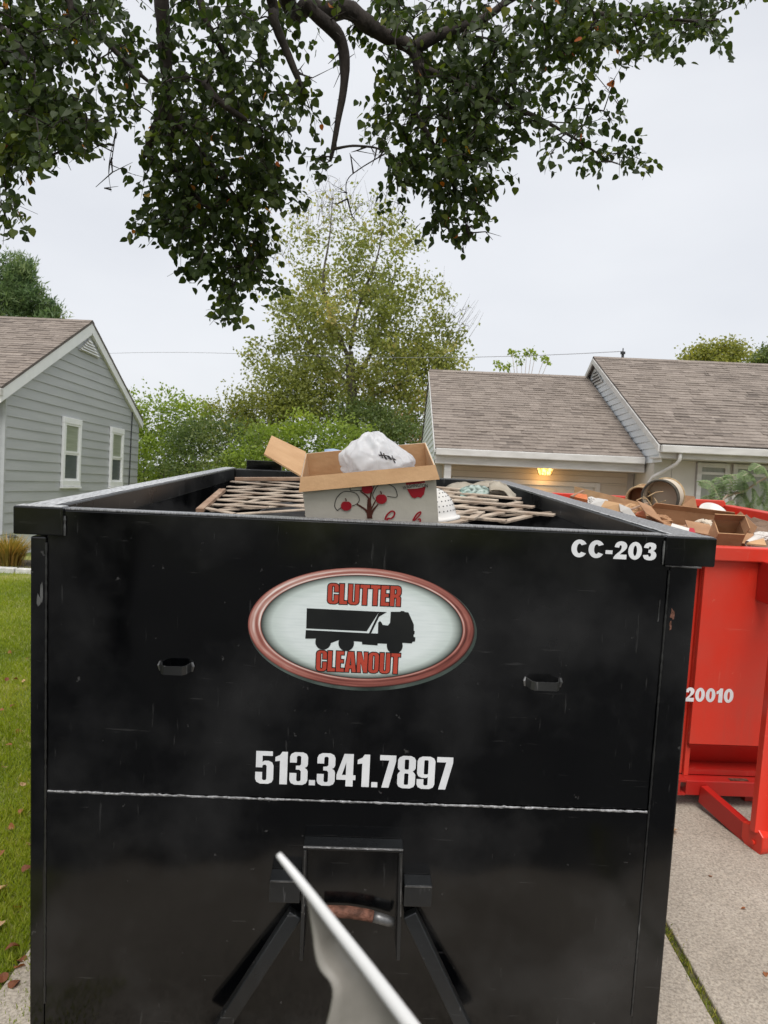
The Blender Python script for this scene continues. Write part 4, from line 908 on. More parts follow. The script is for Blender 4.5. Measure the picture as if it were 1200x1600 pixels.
# ================================================================== RUBBISH IN THE BLACK DUMPSTER
def heap(name, off, x0, x1, y0, y1, zb, zt, mat, seed, label):
    mb = MB(); nx, ny = 34, 46
    for j in range(ny + 1):
        for i in range(nx + 1):
            x = x0 + (x1 - x0) * i / nx; y = y0 + (y1 - y0) * j / ny
            e = min(1, 5 * min(i, nx - i) / nx, 5 * min(j, ny - j) / ny)
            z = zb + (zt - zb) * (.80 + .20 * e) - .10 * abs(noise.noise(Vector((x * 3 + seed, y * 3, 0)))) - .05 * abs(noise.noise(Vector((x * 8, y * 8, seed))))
            mb.v.append(B.w(Vector(off) + Vector((x, y, z))))
    for j in range(ny):
        for i in range(nx): a = j * (nx + 1) + i; mb.f.append((a, a + 1, a + nx + 2, a + nx + 1))
    return tag(mb.build(name, mat, base=True, closed=False), label, 'rubbish', kind='stuff')
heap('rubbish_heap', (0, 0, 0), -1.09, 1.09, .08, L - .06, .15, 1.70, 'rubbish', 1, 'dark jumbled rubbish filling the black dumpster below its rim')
BQ = B.R.transposed()
def oframe(o, ex, ez):                                       # box frame in dumpster coordinates -> world matrix
    ex = Vector(ex).normalized(); ez = Vector(ez); ez = (ez - ex * ez.dot(ex)).normalized(); ey = ez.cross(ex)
    return B.mat() @ (Matrix.Translation(o) @ Matrix((ex, ey, ez)).transposed().to_4x4())
# lattice panels: every slat a part
def lattice(label, mat4, W, H, step, ang, w=.034, t=.008, mats=('lattice_wood', 'lattice_wood'), jag=.05, border=None):
    pn = tag(empty('lattice_panel', mat=mat4), label, 'lattice', 'wooden lattice panels')
    for layer, sg in ((0, 1), (1, -1)):
        d = Vector((math.cos(ang * sg), math.sin(ang * sg), 0)); nn = Vector((-d.y, d.x, 0))
        rng = abs(W * nn.x) + abs(H * nn.y); k = int(rng / step) + 2
        for i in range(-k, k + 1):
            c = Vector((W / 2, H / 2, 0)) + nn * (i * step + rnd.uniform(-.006, .006))
            ts = []
            lo, hi = -9.0, 9.0
            for ax, lim in ((0, W), (1, H)):
                if abs(d[ax]) < 1e-6: continue
                t0, t1 = sorted(((0 - c[ax]) / d[ax], (lim - c[ax]) / d[ax])); lo, hi = max(lo, t0), min(hi, t1)
            if hi - lo < .08: continue
            lo += rnd.uniform(-jag, jag * .2); hi += rnd.uniform(-jag * .2, jag)
            if rnd.random() < .05: continue
            if rnd.random() < .10: hi = lo + (hi - lo) * rnd.uniform(.45, .85)
            jt = Vector((-d.y, d.x, 0)) * rnd.gauss(0, .008)
            z = layer * (t + .001); a = c + d * lo - jt; b = c + d * hi + jt; a.z = z + abs(rnd.gauss(0, .006)); b.z = z + abs(rnd.gauss(0, .007))
            MB().bar(a, b, w, t).build('slat', mats[layer], pn, bevel=.0015, seg=1)
    if border:
        for (a, b) in border: MB().bar(a, b, .042, .022).build('border_strip', 'lattice_raw', pn, bevel=.002)
    return pn
lattice('weathered diagonal lattice panel lying left of the apple carton', oframe((-.86, 1.42, 1.725), (1, .02, .03), (-.02, -.085, 1)), .72, 1.25, .165, R(24), w=.036, border=[((-.02, 1.20, .03), (.70, 1.29, .03)), ((-.03, .02, .02), (-.03, .75, .02))])
lattice('weathered diagonal lattice panel with snapped slat ends, right of the colander', oframe((.36, 1.15, 1.752), (1, .10, .06), (-.055, -.085, 1)), .62, 1.10, .15, R(36), w=.042, t=.012, jag=.16)
lattice('small broken lattice piece against the front rim beside the colander', oframe((.32, .70, 1.758), (1, .25, .03), (-.03, .01, 1)), .24, .40, .09, R(35), jag=.05)
# apple carton
def carton(name, label, m4, w, d, h, outer, inner, flaps, t=.006):
    """open carton; flaps: dict side -> (length, angle from straight up, outwards positive)."""
    c = tag(empty(name, mat=m4), label, 'box')
    def two(nm, pts, o_mat, i_mat, nrm):
        nrm = Vector(nrm) * t; pts = [Vector(q) for q in pts]
        out = MB().hexa(pts + [q + nrm * .5 for q in pts]).build(nm, o_mat, c)
        MB().hexa([q + nrm * .52 for q in pts] + [q + nrm for q in pts]).build('liner', i_mat, out)
        return out
    two('front_panel', [(0, 0, 0), (w, 0, 0), (w, 0, h), (0, 0, h)], outer, inner, (0, 1, 0))
    two('back_panel', [(0, d, 0), (w, d, 0), (w, d, h), (0, d, h)], outer, inner, (0, -1, 0))
    two('side_panel', [(0, t, 0), (0, d - t, 0), (0, d - t, h), (0, t, h)], outer, inner, (1, 0, 0))
    two('side_panel', [(w, t, 0), (w, d - t, 0), (w, d - t, h), (w, t, h)], outer, inner, (-1, 0, 0))
    MB().box(t, w - t, t, d - t, 0, t).build('bottom', inner, c)
    for side, (ln, ang, *sk) in flaps.items():
        sk = sk[0] if sk else 0.0
        s, co = math.sin(R(ang)) * ln, math.cos(R(ang)) * ln
        if side == 'front': p_ = [(0, -.001, h + .002), (w, -.001, h + .002), (w + sk, -s - .001, h + co), (-sk, -s - .001, h + co)]; nn = (0, math.cos(R(ang)), math.sin(R(ang)))
        if side == 'back': p_ = [(0, d + .001, h + .002), (w, d + .001, h + .002), (w + sk, d + s, h + co), (-sk, d + s, h + co)]; nn = (0, -math.cos(R(ang)), math.sin(R(ang)))
        if side == 'left': p_ = [(-.001, 0, h + .002), (-.001, d, h + .002), (-s, d - sk, h + co), (-s, sk, h + co)]; nn = (math.cos(R(ang)), 0, math.sin(R(ang)))
        if side == 'right': p_ = [(w + .001, 0, h + .002), (w + .001, d, h + .002), (w + s, d - sk, h + co), (w + s, sk, h + co)]; nn = (-math.cos(R(ang)), 0, math.sin(R(ang)))
        two('flap', p_, outer if side in flaps_plain else inner, inner, nn)
    return c
flaps_plain = ()
q0 = B.on(470, 746, 1, .30); q1 = B.on(680, 727, 1, .30)
ex = (q1 - q0); cw = ex.length; ex.normalize(); ez = Vector((-ex.z, -.25, ex.x)).normalized(); CH = .30
co = q0 - ez * CH
flaps_plain = ('right',)
ca = carton('apple_carton', 'open cream apple carton with tree print, one flap folded over its front', oframe(co, ex, ez), cw, .36, CH, 'carton_print', 'cardboard', {'front': (.056, 160, .012), 'left': (.165, 55, .03)})
# prints on the carton front (x along, z up, just proud of the panel)
def CF(X, Y):                                               # picture pixel -> carton front coordinates
    o_, d_ = CAM, ray(X, Y); m_ = ca.matrix_world.inverted(); o2 = m_ @ o_; d2 = m_.to_3x3() @ d_
    k = (-.0 - o2.y) / d2.y; q = o2 + d2 * k; return Vector((q.x, 0, q.z))
bpy.context.view_layer.update()
def stroke(mb, pts, w, y=-.0018):
    """flat ink ribbon through picture points."""
    P_ = [CF(*q) for q in pts]
    fine = []
    for i in range(len(P_) - 1):                              # catmull-rom
        p0_, p1_, p2_, p3_ = P_[max(i - 1, 0)], P_[i], P_[i + 1], P_[min(i + 2, len(P_) - 1)]
        for k in range(6):
            t = k / 6; fine.append(.5 * ((2 * p1_) + (p2_ - p0_) * t + (2 * p0_ - 5 * p1_ + 4 * p2_ - p3_) * t * t + (3 * p1_ - p0_ - 3 * p2_ + p3_) * t ** 3))
    fine.append(P_[-1]); ws = w if hasattr(w, '__len__') else (w, w); b = len(mb.v)
    for i, q in enumerate(fine):
        d_ = (fine[min(i + 1, len(fine) - 1)] - fine[max(i - 1, 0)]).normalized(); s = Vector((-d_.z, 0, d_.x)) * (ws[0] + (ws[1] - ws[0]) * i / (len(fine) - 1)) / 2
        yy = y - i * 1.5e-5; mb.v += [Vector((q.x + s.x, yy, q.z + s.z)), Vector((q.x - s.x, yy, q.z - s.z))]
    for i in range(len(fine) - 1): a = b + 2 * i; mb.f.append((a, a + 1, a + 3, a + 2))
def K(X, Y): return (420 + X / 4, 660 + Y / 4)               # enlarged region -> picture
tree_p = MB()
stroke(tree_p, [K(630, 600), K(628, 520), K(626, 480)], (.022, .012)); stroke(tree_p, [K(624, 590), K(610, 550), K(550, 508)], (.012, .005), -.0026)
stroke(tree_p, [K(634, 590), K(650, 550), K(684, 508)], (.012, .004), -.0030); stroke(tree_p, [K(627, 520), K(622, 470), K(572, 428)], (.008, .004), -.0034)
stroke(tree_p, [K(628, 520), K(640, 440), K(660, 392)], (.008, .004), -.0038); stroke(tree_p, [K(640, 540), K(660, 500), K(676, 470)], (.006, .003), -.0042)
prt = tree_p.build('printed_tree', 'ink_brown', ca, closed=False)
oln = MB()
stroke(oln, [K(428, 550), K(412, 520), K(425, 470), K(470, 432), K(540, 440), K(566, 480), K(550, 508), K(520, 520)], .0028, -.0022)
stroke(oln, [K(428, 550), K(440, 540), K(456, 530)], .0028, -.0024)
stroke(oln, [K(510, 400), K(512, 424), K(560, 424), K(590, 424)], .0028, -.0022)
stroke(oln, [K(660, 480), K(650, 450), K(680, 395), K(720, 376), K(780, 402), K(800, 440), K(796, 466), K(740, 460)], .0028, -.0022)
oln.build('printed_outline', 'ink_black', ca, closed=False)
def apple_print(X, Y, r):
    mb = MB(); pts = []
    for i in range(28):
        t = 2 * math.pi * i / 28; rr_ = r * (1 + .06 * math.cos(2 * t)) * (1 - .16 * math.exp(-((t - math.pi * 1.5) / .3) ** 2)); q = CF(*K(X + rr_ * math.cos(t), Y + rr_ * math.sin(t))); pts.append((q.x, q.z))
    mb.fill([pts], lambda x, z: (x, -.005, z)); return mb.build('printed_apple', 'ink_red', ca, closed=False)
for X, Y, r in ((484, 519, 32), (615, 412, 33), (703, 476, 33)):
    apple_print(X, Y, r)
    mb = MB(); stroke(mb, [K(X, Y - r + 4), K(X - 2, Y - r - 8), K(X - 6, Y - r - 16)], .005, -.0056); mb.build('printed_stem', 'ink_brown', ca, closed=False)
mb = MB(); mb.fill([[(CF(*K(*q)).x, CF(*K(*q)).z) for q in [(852, 364), (880, 358), (912, 362), (944, 354), (972, 352), (980, 400), (968, 450), (950, 470), (930, 464), (915, 472), (895, 468), (880, 445), (866, 420)]]], lambda x, z: (x, -.003, z)); mb.build('printed_apple_mark', 'ink_red', ca, closed=False)
mb = MB(); mb.fill([[(CF(*K(*q)).x, CF(*K(*q)).z) for q in [(838, 414), (838, 392), (900, 384), (990, 374), (990, 398), (920, 412)]]], lambda x, z: (x, -.0045, z)); mb.build('printed_band', 'carton_print', ca, closed=False)
mb = MB()
b0, b1, b2 = CF(*K(838, 414)), CF(*K(992, 400)), CF(*K(838, 392))
hz = (b2 - b0).z
font_mesh(mb, 'WASHINGTON', lambda x, z: (b0.x + (b1.x - b0.x) * x, -.006, b0.z + (b1.z - b0.z) * x + hz * z + .006 * math.sin(math.pi * x) - .003), 0, 1, 0, 1, bold=.012)
mb.build('printed_word', 'ink_black', ca, closed=False)
scr = MB()                                                   # tops of the red script letters above the rim
stroke(scr, [K(726, 606), K(740, 575), K(768, 553), K(786, 562), K(780, 585), K(762, 600)], (.007, .006), -.003); stroke(scr, [K(762, 600), K(742, 600), K(730, 640)], .007, -.0046)
stroke(scr, [K(900, 612), K(922, 575), K(945, 558), K(948, 568), K(930, 590), K(908, 612)], (.007, .005), -.003); stroke(scr, [K(930, 606), K(945, 602), K(944, 640)], .006, -.0046)
stroke(scr, [K(800, 640), K(820, 628), K(840, 640)], .006, -.003); stroke(scr, [K(690, 655), K(860, 650), K(980, 655)], .004, -.0034)
scr.build('printed_script', 'ink_red', ca, closed=False)
# white plastic bag in the carton
BC = B.on(588, 722, 1, .46); 
def bag_pt(th, ph, off=0.0):
    d_ = Vector((math.cos(th) * math.sin(ph), math.sin(th) * math.sin(ph), math.cos(ph)))
    wv = d_ + Vector((noise.noise(d_ * 1.3), noise.noise(d_ * 1.3 + Vector((5, 0, 0))), noise.noise(d_ * 1.3 + Vector((0, 5, 0))))) * .8
    rg = lambda v_: 1 - 2 * abs(noise.noise(v_))                # sharp film ridges between slack hollows
    k = .90 + .22 * noise.noise(d_ * 1.2 + Vector((3.1, 2, 0))) + .12 * rg(wv * 1.3 + Vector((2, 0, 8))) + .13 * rg(Vector((math.cos(th) * 2.4, math.sin(th) * 2.4, wv.z * .8))) * math.sin(ph) + .05 * rg(Vector((math.cos(th) * 6, math.sin(th) * 6, wv.z * 1.6))) + .030 * rg(wv * 6.5)
    base_ = Vector((d_.x * .132, d_.y * .100, d_.z * .112)) * k
    if d_.z > 0: base_.x *= 1 - .42 * d_.z ** 1.5; base_.x -= .015 * d_.z
    if d_.x > .3: base_.z *= 1 - .30 * (d_.x - .3)
    return BC + base_ + d_ * off
mb = MB(); nu, nv = 96, 60
for j in range(nv + 1):
    for i in range(nu): mb.v.append(B.w(bag_pt(2 * math.pi * i / nu, math.pi * (.01 + .98 * j / nv))))
for j in range(nv):
    for i in range(nu): mb.f.append((j * nu + i, j * nu + (i + 1) % nu, (j + 1) * nu + (i + 1) % nu, (j + 1) * nu + i))
bag = mb.build('plastic_bag', 'bag_film', smooth=True, base=True); tag(bag, 'crumpled white plastic bag with black print sticking out of the apple carton', 'bag')
mb = MB(); mw = bag.location
for (dx_, ln, w_) in ((0, .20, .05), (.10, .22, .05), (.20, .14, .05), (.30, .24, .05), (.05, .05, .30), (.28, .05, .22)):
    th0, ph0 = -1.42 + dx_, 1.30 + dx_ * .45
    c0 = len(mb.v); k = 5
    for i in range(k + 1):
        for s in (-.5, .5): mb.v.append(B.w(bag_pt(th0 + s * w_ + .04 * i / k, ph0 + ln * (i / k - .5), .003)) - mw)
    for i in range(k): a = c0 + 2 * i; mb.f.append((a, a + 1, a + 3, a + 2))
mb.build('bag_print', 'ink_black', bag, closed=False)
# brown pouch inside the bag's mouth, blue paper behind the carton
q = B.on(566, 738, 1, .40)
mb = MB()
for j in range(9):
    for i in range(14):
        t, f = 2 * math.pi * i / 14, math.pi * (.02 + .96 * j / 8); mb.v.append(B.w(q + Vector((.033 * math.cos(t) * math.sin(f), .03 * math.sin(t) * math.sin(f), .020 * math.cos(f) + .10 * .033 * math.cos(t)))))
for j in range(8):
    for i in range(14): mb.f.append((j * 14 + i, j * 14 + (i + 1) % 14, (j + 1) * 14 + (i + 1) % 14, (j + 1) * 14 + i))
# colander upside down beside the carton
cq = B.on(676, 811, 1, .58); rc = .105
cl = tag(empty('colander', mat=B.mat((cq.x, .60, cq.z)) @ Matrix.Rotation(R(-7), 4, 'Y')), 'white speckled enamel colander upside down beside the apple carton', 'colander')
prof = [(rc * 1.16, -.004), (rc * 1.17, .002), (rc * 1.13, .006), (rc * 1.04, .008)] + [(rc * math.cos(t), .010 + .125 * math.sin(t)) for t in [R(i * 10) for i in range(0, 9)]] + [(.012, .1352)]
MB().lathe(prof, 40).build('bowl', 'enamel', cl, smooth=True, closed=False)
hb = MB()
for i in range(7):
    f = R(12 + i * 10.5); k = max(6, int(34 * math.cos(f)))
    for j in range(k):
        t = 2 * math.pi * (j + .5 * (i % 2)) / k; nn = Vector((math.cos(t) * math.cos(f), math.sin(t) * math.cos(f), math.sin(f) * .9)).normalized()
        c_ = Vector((rc * math.cos(f) * math.cos(t), rc * math.cos(f) * math.sin(t), .010 + .125 * math.sin(f))); hb.tube([c_ - nn * .001, c_ + nn * .0012], .0028, 6)
tag(hb.build('drain_holes', 'dark_metal', cl, closed=False), kind='stuff')
# cloth strips and clear green-tinted bag behind the right-hand lattice
def sheetlet(name, pts_rows, mat, label, cat, group=None, thick=.004):
    mb = MB(); m_ = len(pts_rows[0])
    for r_ in pts_rows:
        for q in r_: mb.v.append(B.w(q))
    for j in range(len(pts_rows) - 1):
        for i in range(m_ - 1): a = j * m_ + i; mb.f.append((a, a + 1, a + m_ + 1, a + m_))
    o = mb.build(name, mat, smooth=True, base=True, solid=thick); tag(o, label, cat, group); return o
def strap(path, y, wpx, mat, label, seed, thick=.006, yspread=.18):
    """folded cloth: a strip following picture points at dumpster depth y, drooping in folds."""
    rows = []
    for j in range(7):
        r_ = []
        for i in range(len(path) * 4 - 3):
            k = i / 4; a = int(min(k, len(path) - 2)); f = k - a
            u_, v_ = (path[a][m_] * (1 - f) + path[a + 1][m_] * f for m_ in (0, 1))
            q = B.on(u_, v_ + wpx * (j / 6), 1, y - yspread * (j / 6)); q.z += .012 * noise.noise(Vector((i * .35, j * .9, seed))); q.y += .03 * noise.noise(Vector((i * .3, j * .5, seed + 4))); r_.append(q)
        rows.append(r_)
    return sheetlet('cloth', rows, mat, label, 'cloth', 'dirty canvas cloths on the heap', thick)
strap([(690, 766), (706, 756), (724, 753), (738, 757), (728, 764)], 2.75, 14, 'canvas', 'stained beige canvas fold at the far left of the cloth pile', 1)
strap([(698, 776), (722, 764), (748, 754), (772, 752), (790, 758), (802, 772)], 2.35, 9, 'canvas', 'long grey canvas strip arched over the greenish plastic', 2)
strap([(765, 756), (780, 753), (793, 762), (806, 774)], 2.15, 12, 'canvas', 'grey canvas end drooping beside the right wall of the black dumpster', 5)
rows = []
for j in range(10):
    r_ = []
    for i in range(16):
        u_ = 719 + 46 * i / 15; v_ = 758 + 20 * j / 9; q = B.on(u_, v_, 1, 2.12 - .10 * j / 9 + .04 * noise.noise(Vector((i * .6, j * .7, 2)))); e = abs(i / 7.5 - 1); q.z -= .03 * e ** 3 * (1 - j / 9); r_.append(q)
    rows.append(r_)
sheetlet('plastic_sheet', rows, 'teal_plastic', 'crumpled greenish clear plastic under the canvas strip', 'plastic sheet')
rows = [[B.on(507 + 14 * i, 702 + (0, -1, 2)[i] + 8 * j, 1, .70) for i in range(3)] for j in range(3)]
sheetlet('blue_paper', rows, 'blue_paper', 'small pale blue paper behind the apple carton', 'paper', thick=.002)

# ================================================================== CARDBOARD IN THE RED DUMPSTER
heap('cardboard_heap', RO, -RH + .08, RH - .08, .06, RL - .05, .17, 1.62, 'rubbish_brown', 5, 'brown torn packaging filling the red dumpster below the boxes')
def slab(name, corners, thick, mat, label, cat, group=None, bevel=.0):
    """flat piece from four dumpster-frame corners."""
    c = [Vector(q) for q in corners]; nn = (c[1] - c[0]).cross(c[3] - c[0]).normalized() * thick
    o = MB().hexa([B.w(q) for q in c] + [B.w(q + nn) for q in c]).build(name, mat, base=True, bevel=bevel); tag(o, label, cat, group); return o
def bq(u, v, y): return B.on(u, v, 1, y)
slab('cardboard_sheet', [bq(899, 786, 4.3), bq(1012, 806, 3.4), bq(1011, 788, 3.45), bq(899, 760, 4.35)], .012, 'cardboard', 'long tan cardboard sheet standing on edge at the left end of the red heap', 'cardboard')
slab('cardboard_sheet', [bq(1002, 806, 3.5), bq(1050, 812, 3.2), bq(1046, 800, 3.3), bq(1000, 792, 3.6)], .01, 'cardboard_dull', 'brown cardboard flap between the long sheet and the big carton', 'cardboard')
slab('orange_carton', [bq(890, 780, 3.6), bq(918, 786, 3.5), bq(917, 778, 3.55), bq(899, 775, 3.65)], .03, 'orange_card', 'orange packet at the far left end of the red heap', 'packet')
slab('orange_carton', [bq(992, 808, 2.9), bq(1010, 812, 2.8), bq(1007, 801, 2.85), bq(996, 804, 2.95)], .02, 'orange_card', 'bright orange packet corner leaning beside the white paper', 'packet')
slab('paper', [bq(921, 790, 3.3), bq(957, 800, 3.1), bq(950, 783, 3.2), bq(934, 780, 3.35)], .012, 'paper_white', 'pale crumpled paper behind the black rim, left one', 'paper')
slab('paper', [bq(938, 796, 3.0), bq(985, 810, 2.8), bq(972, 789, 2.9), bq(946, 784, 3.05)], .014, 'cardboard', 'pale tan card lying behind the black rim', 'card')
slab('paper', [bq(970, 800, 2.85), bq(1000, 815, 2.7), bq(985, 795, 2.8), bq(968, 788, 2.9)], .010, 'paper_white', 'white folded paper wedge behind the black rim', 'paper')
# round frames: pale open drum with dark hoop, brown hoop basket
def hoop(name, label, u0, v0, y, rpx, dep, tilt, mats, face):
    c = bq(u0, v0, y); r_ = rpx / FPX * (y + Y0) * 1.0
    m4 = B.mat(c) @ Matrix.Rotation(R(tilt[2]), 4, 'Z') @ Matrix.Rotation(R(90 + tilt[0]), 4, 'X')
    h = tag(empty(name, mat=m4), label, 'hoop', 'round frames on the red heap')
    n_ = 40
    def ring(z, rad, th, nm, mt): MB().tube([(rad * math.cos(2 * math.pi * i / n_), rad * math.sin(2 * math.pi * i / n_), z) for i in range(n_ + 1)], th, 8, cap=False).build(nm, mt, h, smooth=True, closed=False)
    ring(dep / 2, r_, .010, 'front_rim', mats[0]); ring(dep / 2 - .045, r_ * 1.0, .006, 'band', mats[1]); ring(-dep / 2, r_, .009, 'rear_rim', mats[2])
    MB().lathe([(r_ * .99, -dep / 2), (r_ * .99, dep / 2), (r_ * .97, dep / 2), (r_ * .97, -dep / 2), (r_ * .99, -dep / 2)], n_).build('shell', mats[3], h, smooth=True, closed=False)
    if face: MB().lathe([(.0, -dep / 2 + .004), (r_ * .97, -dep / 2 + .004), (r_ * .97, -dep / 2 + .010), (0, -dep / 2 + .010)], n_).build('disc', mats[4], h, closed=False)
    return h
hoop('round_frame', 'pale round open drum frame with dark hoop standing on the red heap', 1036, 776, 3.75, 27, .20, (4, 0, -38), ('hoop_dark', 'hoop_dark', 'wicker', 'hide_pale', 'hide_pale'), True)
hoop('round_frame', 'smaller brown wicker hoop leaning left of the pale drum frame', 1002, 778, 4.0, 19, .16, (6, 0, -35), ('wicker', 'wicker', 'wicker', 'cardboard_dull', 'cardboard_dull'), True)
tw = MB()
for (u0, v0, u1, v1) in ((1012, 776, 1036, 768), (1018, 790, 1005, 776), (1030, 795, 1022, 778), (994, 782, 1010, 780), (1040, 782, 1024, 794)):
    a, b = bq(u0, v0, 3.45), bq(u1, v1, 3.55); tw.tube([B.w(a), B.w(a.lerp(b, .5) + Vector((0, 0, .015))), B.w(b)], .004, 5)
tag(tw.build('twig_bundle', 'wicker', base=True), 'loose yellow cane ends beside the round frames', 'twigs')
# big carton lying open, small carton in front
flaps_plain = ('front', 'back', 'left', 'right')
p_, q = bq(1048, 842, 2.45), bq(1170, 862, 2.35)
ex = q - p_; w_ = ex.length
big = carton('big_carton', 'large crushed brown carton lying open at the front of the red dumpster', oframe((p_.x - .02, 2.60, 1.535), (1, -.10, -.07), (.10, -.26, 1)), .62, .36, .15, 'cardboard_dull', 'cardboard_dull', {'front': (.10, 118, .02), 'left': (.13, 70, .03), 'right': (.06, 24, .02), 'back': (.05, -22, -.02)})
p_ = bq(1116, 852, 2.14)
carton('small_carton', 'small open brown carton beside the big one, against the red front lip', oframe((p_.x, 2.16, 1.575), (1, -.12, .0), (0, -.75, 1)), .17, .13, .13, 'cardboard', 'cardboard_dull', {'back': (.06, -8, .01), 'right': (.05, 20, .01)})
slab('cardboard_sheet', [bq(1166, 851, 2.12), bq(1197, 854, 2.12), bq(1193, 843, 2.18), bq(1172, 848, 2.18)], .01, 'cardboard', 'small cardboard scrap by the right end of the red front lip', 'cardboard')
slab('cardboard_sheet', [bq(1076, 832, 2.3), bq(1124, 842, 2.2), bq(1108, 822, 2.5), bq(1070, 815, 2.5)], .012, 'cardboard_dull', 'dull cardboard flap lying inside the big carton mouth', 'cardboard')
slab('cardboard_sheet', [bq(1040, 806, 4.0), bq(1090, 806, 4.2), bq(1084, 776, 4.3), bq(1050, 772, 4.1)], .012, 'cardboard_dull', 'bent brown cardboard piece standing right behind the pale drum frame', 'cardboard')
def crumple(name, label, cat, u0, v0, y, r, mat, seed, flat=.6):
    c = bq(u0, v0, y); mb = MB(); nu_, nv_ = 22, 12
    for j in range(nv_ + 1):
        for i in range(nu_):
            t, f = 2 * math.pi * i / nu_, math.pi * (.02 + .96 * j / nv_); d_ = Vector((math.cos(t) * math.sin(f), math.sin(t) * math.sin(f), math.cos(f)))
            k = r * (.85 + .35 * noise.noise(d_ * 1.6 + Vector((seed, 0, 0))) + .22 * (1 - 2 * abs(noise.noise(d_ * 2.6 + Vector((0, seed, 0)))))); mb.v.append(B.w(c + Vector((d_.x * k, d_.y * k, d_.z * k * flat))))
    for j in range(nv_):
        for i in range(nu_): mb.f.append((j * nu_ + i, j * nu_ + (i + 1) % nu_, (j + 1) * nu_ + (i + 1) % nu_, (j + 1) * nu_ + i))
    return tag(mb.build(name, mat, base=True), label, cat)
crumple('crumpled_paper', 'crumpled kraft paper ball between the tan card and the round frames', 'paper', 985, 797, 3.5, .085, 'cardboard', 3)
crumple('crumpled_paper', 'crumpled off-white paper by the far end of the long cardboard sheet', 'paper', 928, 784, 3.9, .07, 'paper_white', 9)
crumple('crumpled_paper', 'brown crushed paper at the left foot of the big carton', 'paper', 1030, 815, 2.75, .09, 'cardboard_dull', 14)
crumple('torn_bag', 'pale torn paper bag bulging behind the small carton', 'bag', 1100, 822, 2.75, .08, 'hide_pale', 21)
crumple('crumpled_paper', 'grey-white crumpled wrapper in the right corner of the red heap', 'paper', 1190, 838, 2.5, .06, 'paper_white', 27)
for (u0, v0, u1, v1, y0_, y1_, lb) in ((893, 776, 912, 767, 3.55, 3.7, 'short orange-brown stick end at the left tip of the red heap'), (960, 806, 1012, 786, 3.1, 3.5, 'thin brown stick slanting over the pale card'), (1060, 824, 1118, 812, 2.5, 2.9, 'bent cardboard edge strip lying across the big carton')):
    a, b = bq(u0, v0, y0_), bq(u1, v1, y1_); tag(MB().bar(B.w(a), B.w(b), .022, .012).build('wood_stick', 'lattice_raw', base=True), lb, 'stick')
for (u0, v0, u1, v1, y0_, y1_, lb) in ((780, 806, 884, 799, 1.7, 1.75, 'loose lattice slat poking out at the right beyond the panel'), (700, 806, 742, 797, .95, 1.15, 'short loose slat in front of the colander'), (735, 811, 752, 800, 1.0, 1.2, 'snapped pale slat stub near the front rim'), (345, 797, 420, 776, 1.6, 2.3, 'loose slat along the left edge of the left lattice')):
    a, b = bq(u0, v0, y0_), bq(u1, v1, y1_); tag(MB().bar(B.w(a), B.w(b), .040, .009).build('loose_slat', 'lattice_wood', base=True), lb, 'slat', 'loose slats')
# white dish, cups, paper cup at the rim
q = bq(1113, 799, 4.2); MB_ = MB().lathe([(0, 0), (.09, .0), (.125, .03), (.13, .034), (.122, .034), (.085, .008), (0, .008)], 28)
dish = MB_.build('white_dish', 'enamel', smooth=True); dish.matrix_world = B.mat(q - Vector((0, 0, .03))) @ Matrix.Rotation(R(38), 4, 'X'); tag(dish, 'shallow white dish tilted on the heap near the red rear wall', 'dish')
q = bq(1176, 846, 2.25); cup = tag(empty('paper_cup', mat=B.mat(q) @ Matrix.Rotation(R(70), 4, 'Y') @ Matrix.Rotation(R(-25), 4, 'X')), 'white paper cup lying on its side by the red front lip', 'cup')
MB().lathe([(.022, -.05), (.032, .05), (.034, .052), (.030, .05), (.020, -.046), (0, -.046)], 20).build('cup_wall', 'paper_white', cup, smooth=True, closed=False)
MB().lathe([(.0, .035), (.029, .035), (.029, .041), (0, .041)], 20).build('cup_lining', 'dark_metal', cup, closed=False)
slab('paper', [bq(1044, 835, 2.2), bq(1085, 842, 2.1), bq(1078, 828, 2.3), bq(1050, 820, 2.3)], .012, 'paper_white', 'white paper bag with a red mark tucked in front of the big carton', 'paper')
slab('red_packet', [bq(1076, 832, 2.06), bq(1086, 834, 2.05), bq(1084, 827, 2.1), bq(1077, 826, 2.1)], .008, 'ink_red', 'tiny red packet on the white paper bag', 'packet')
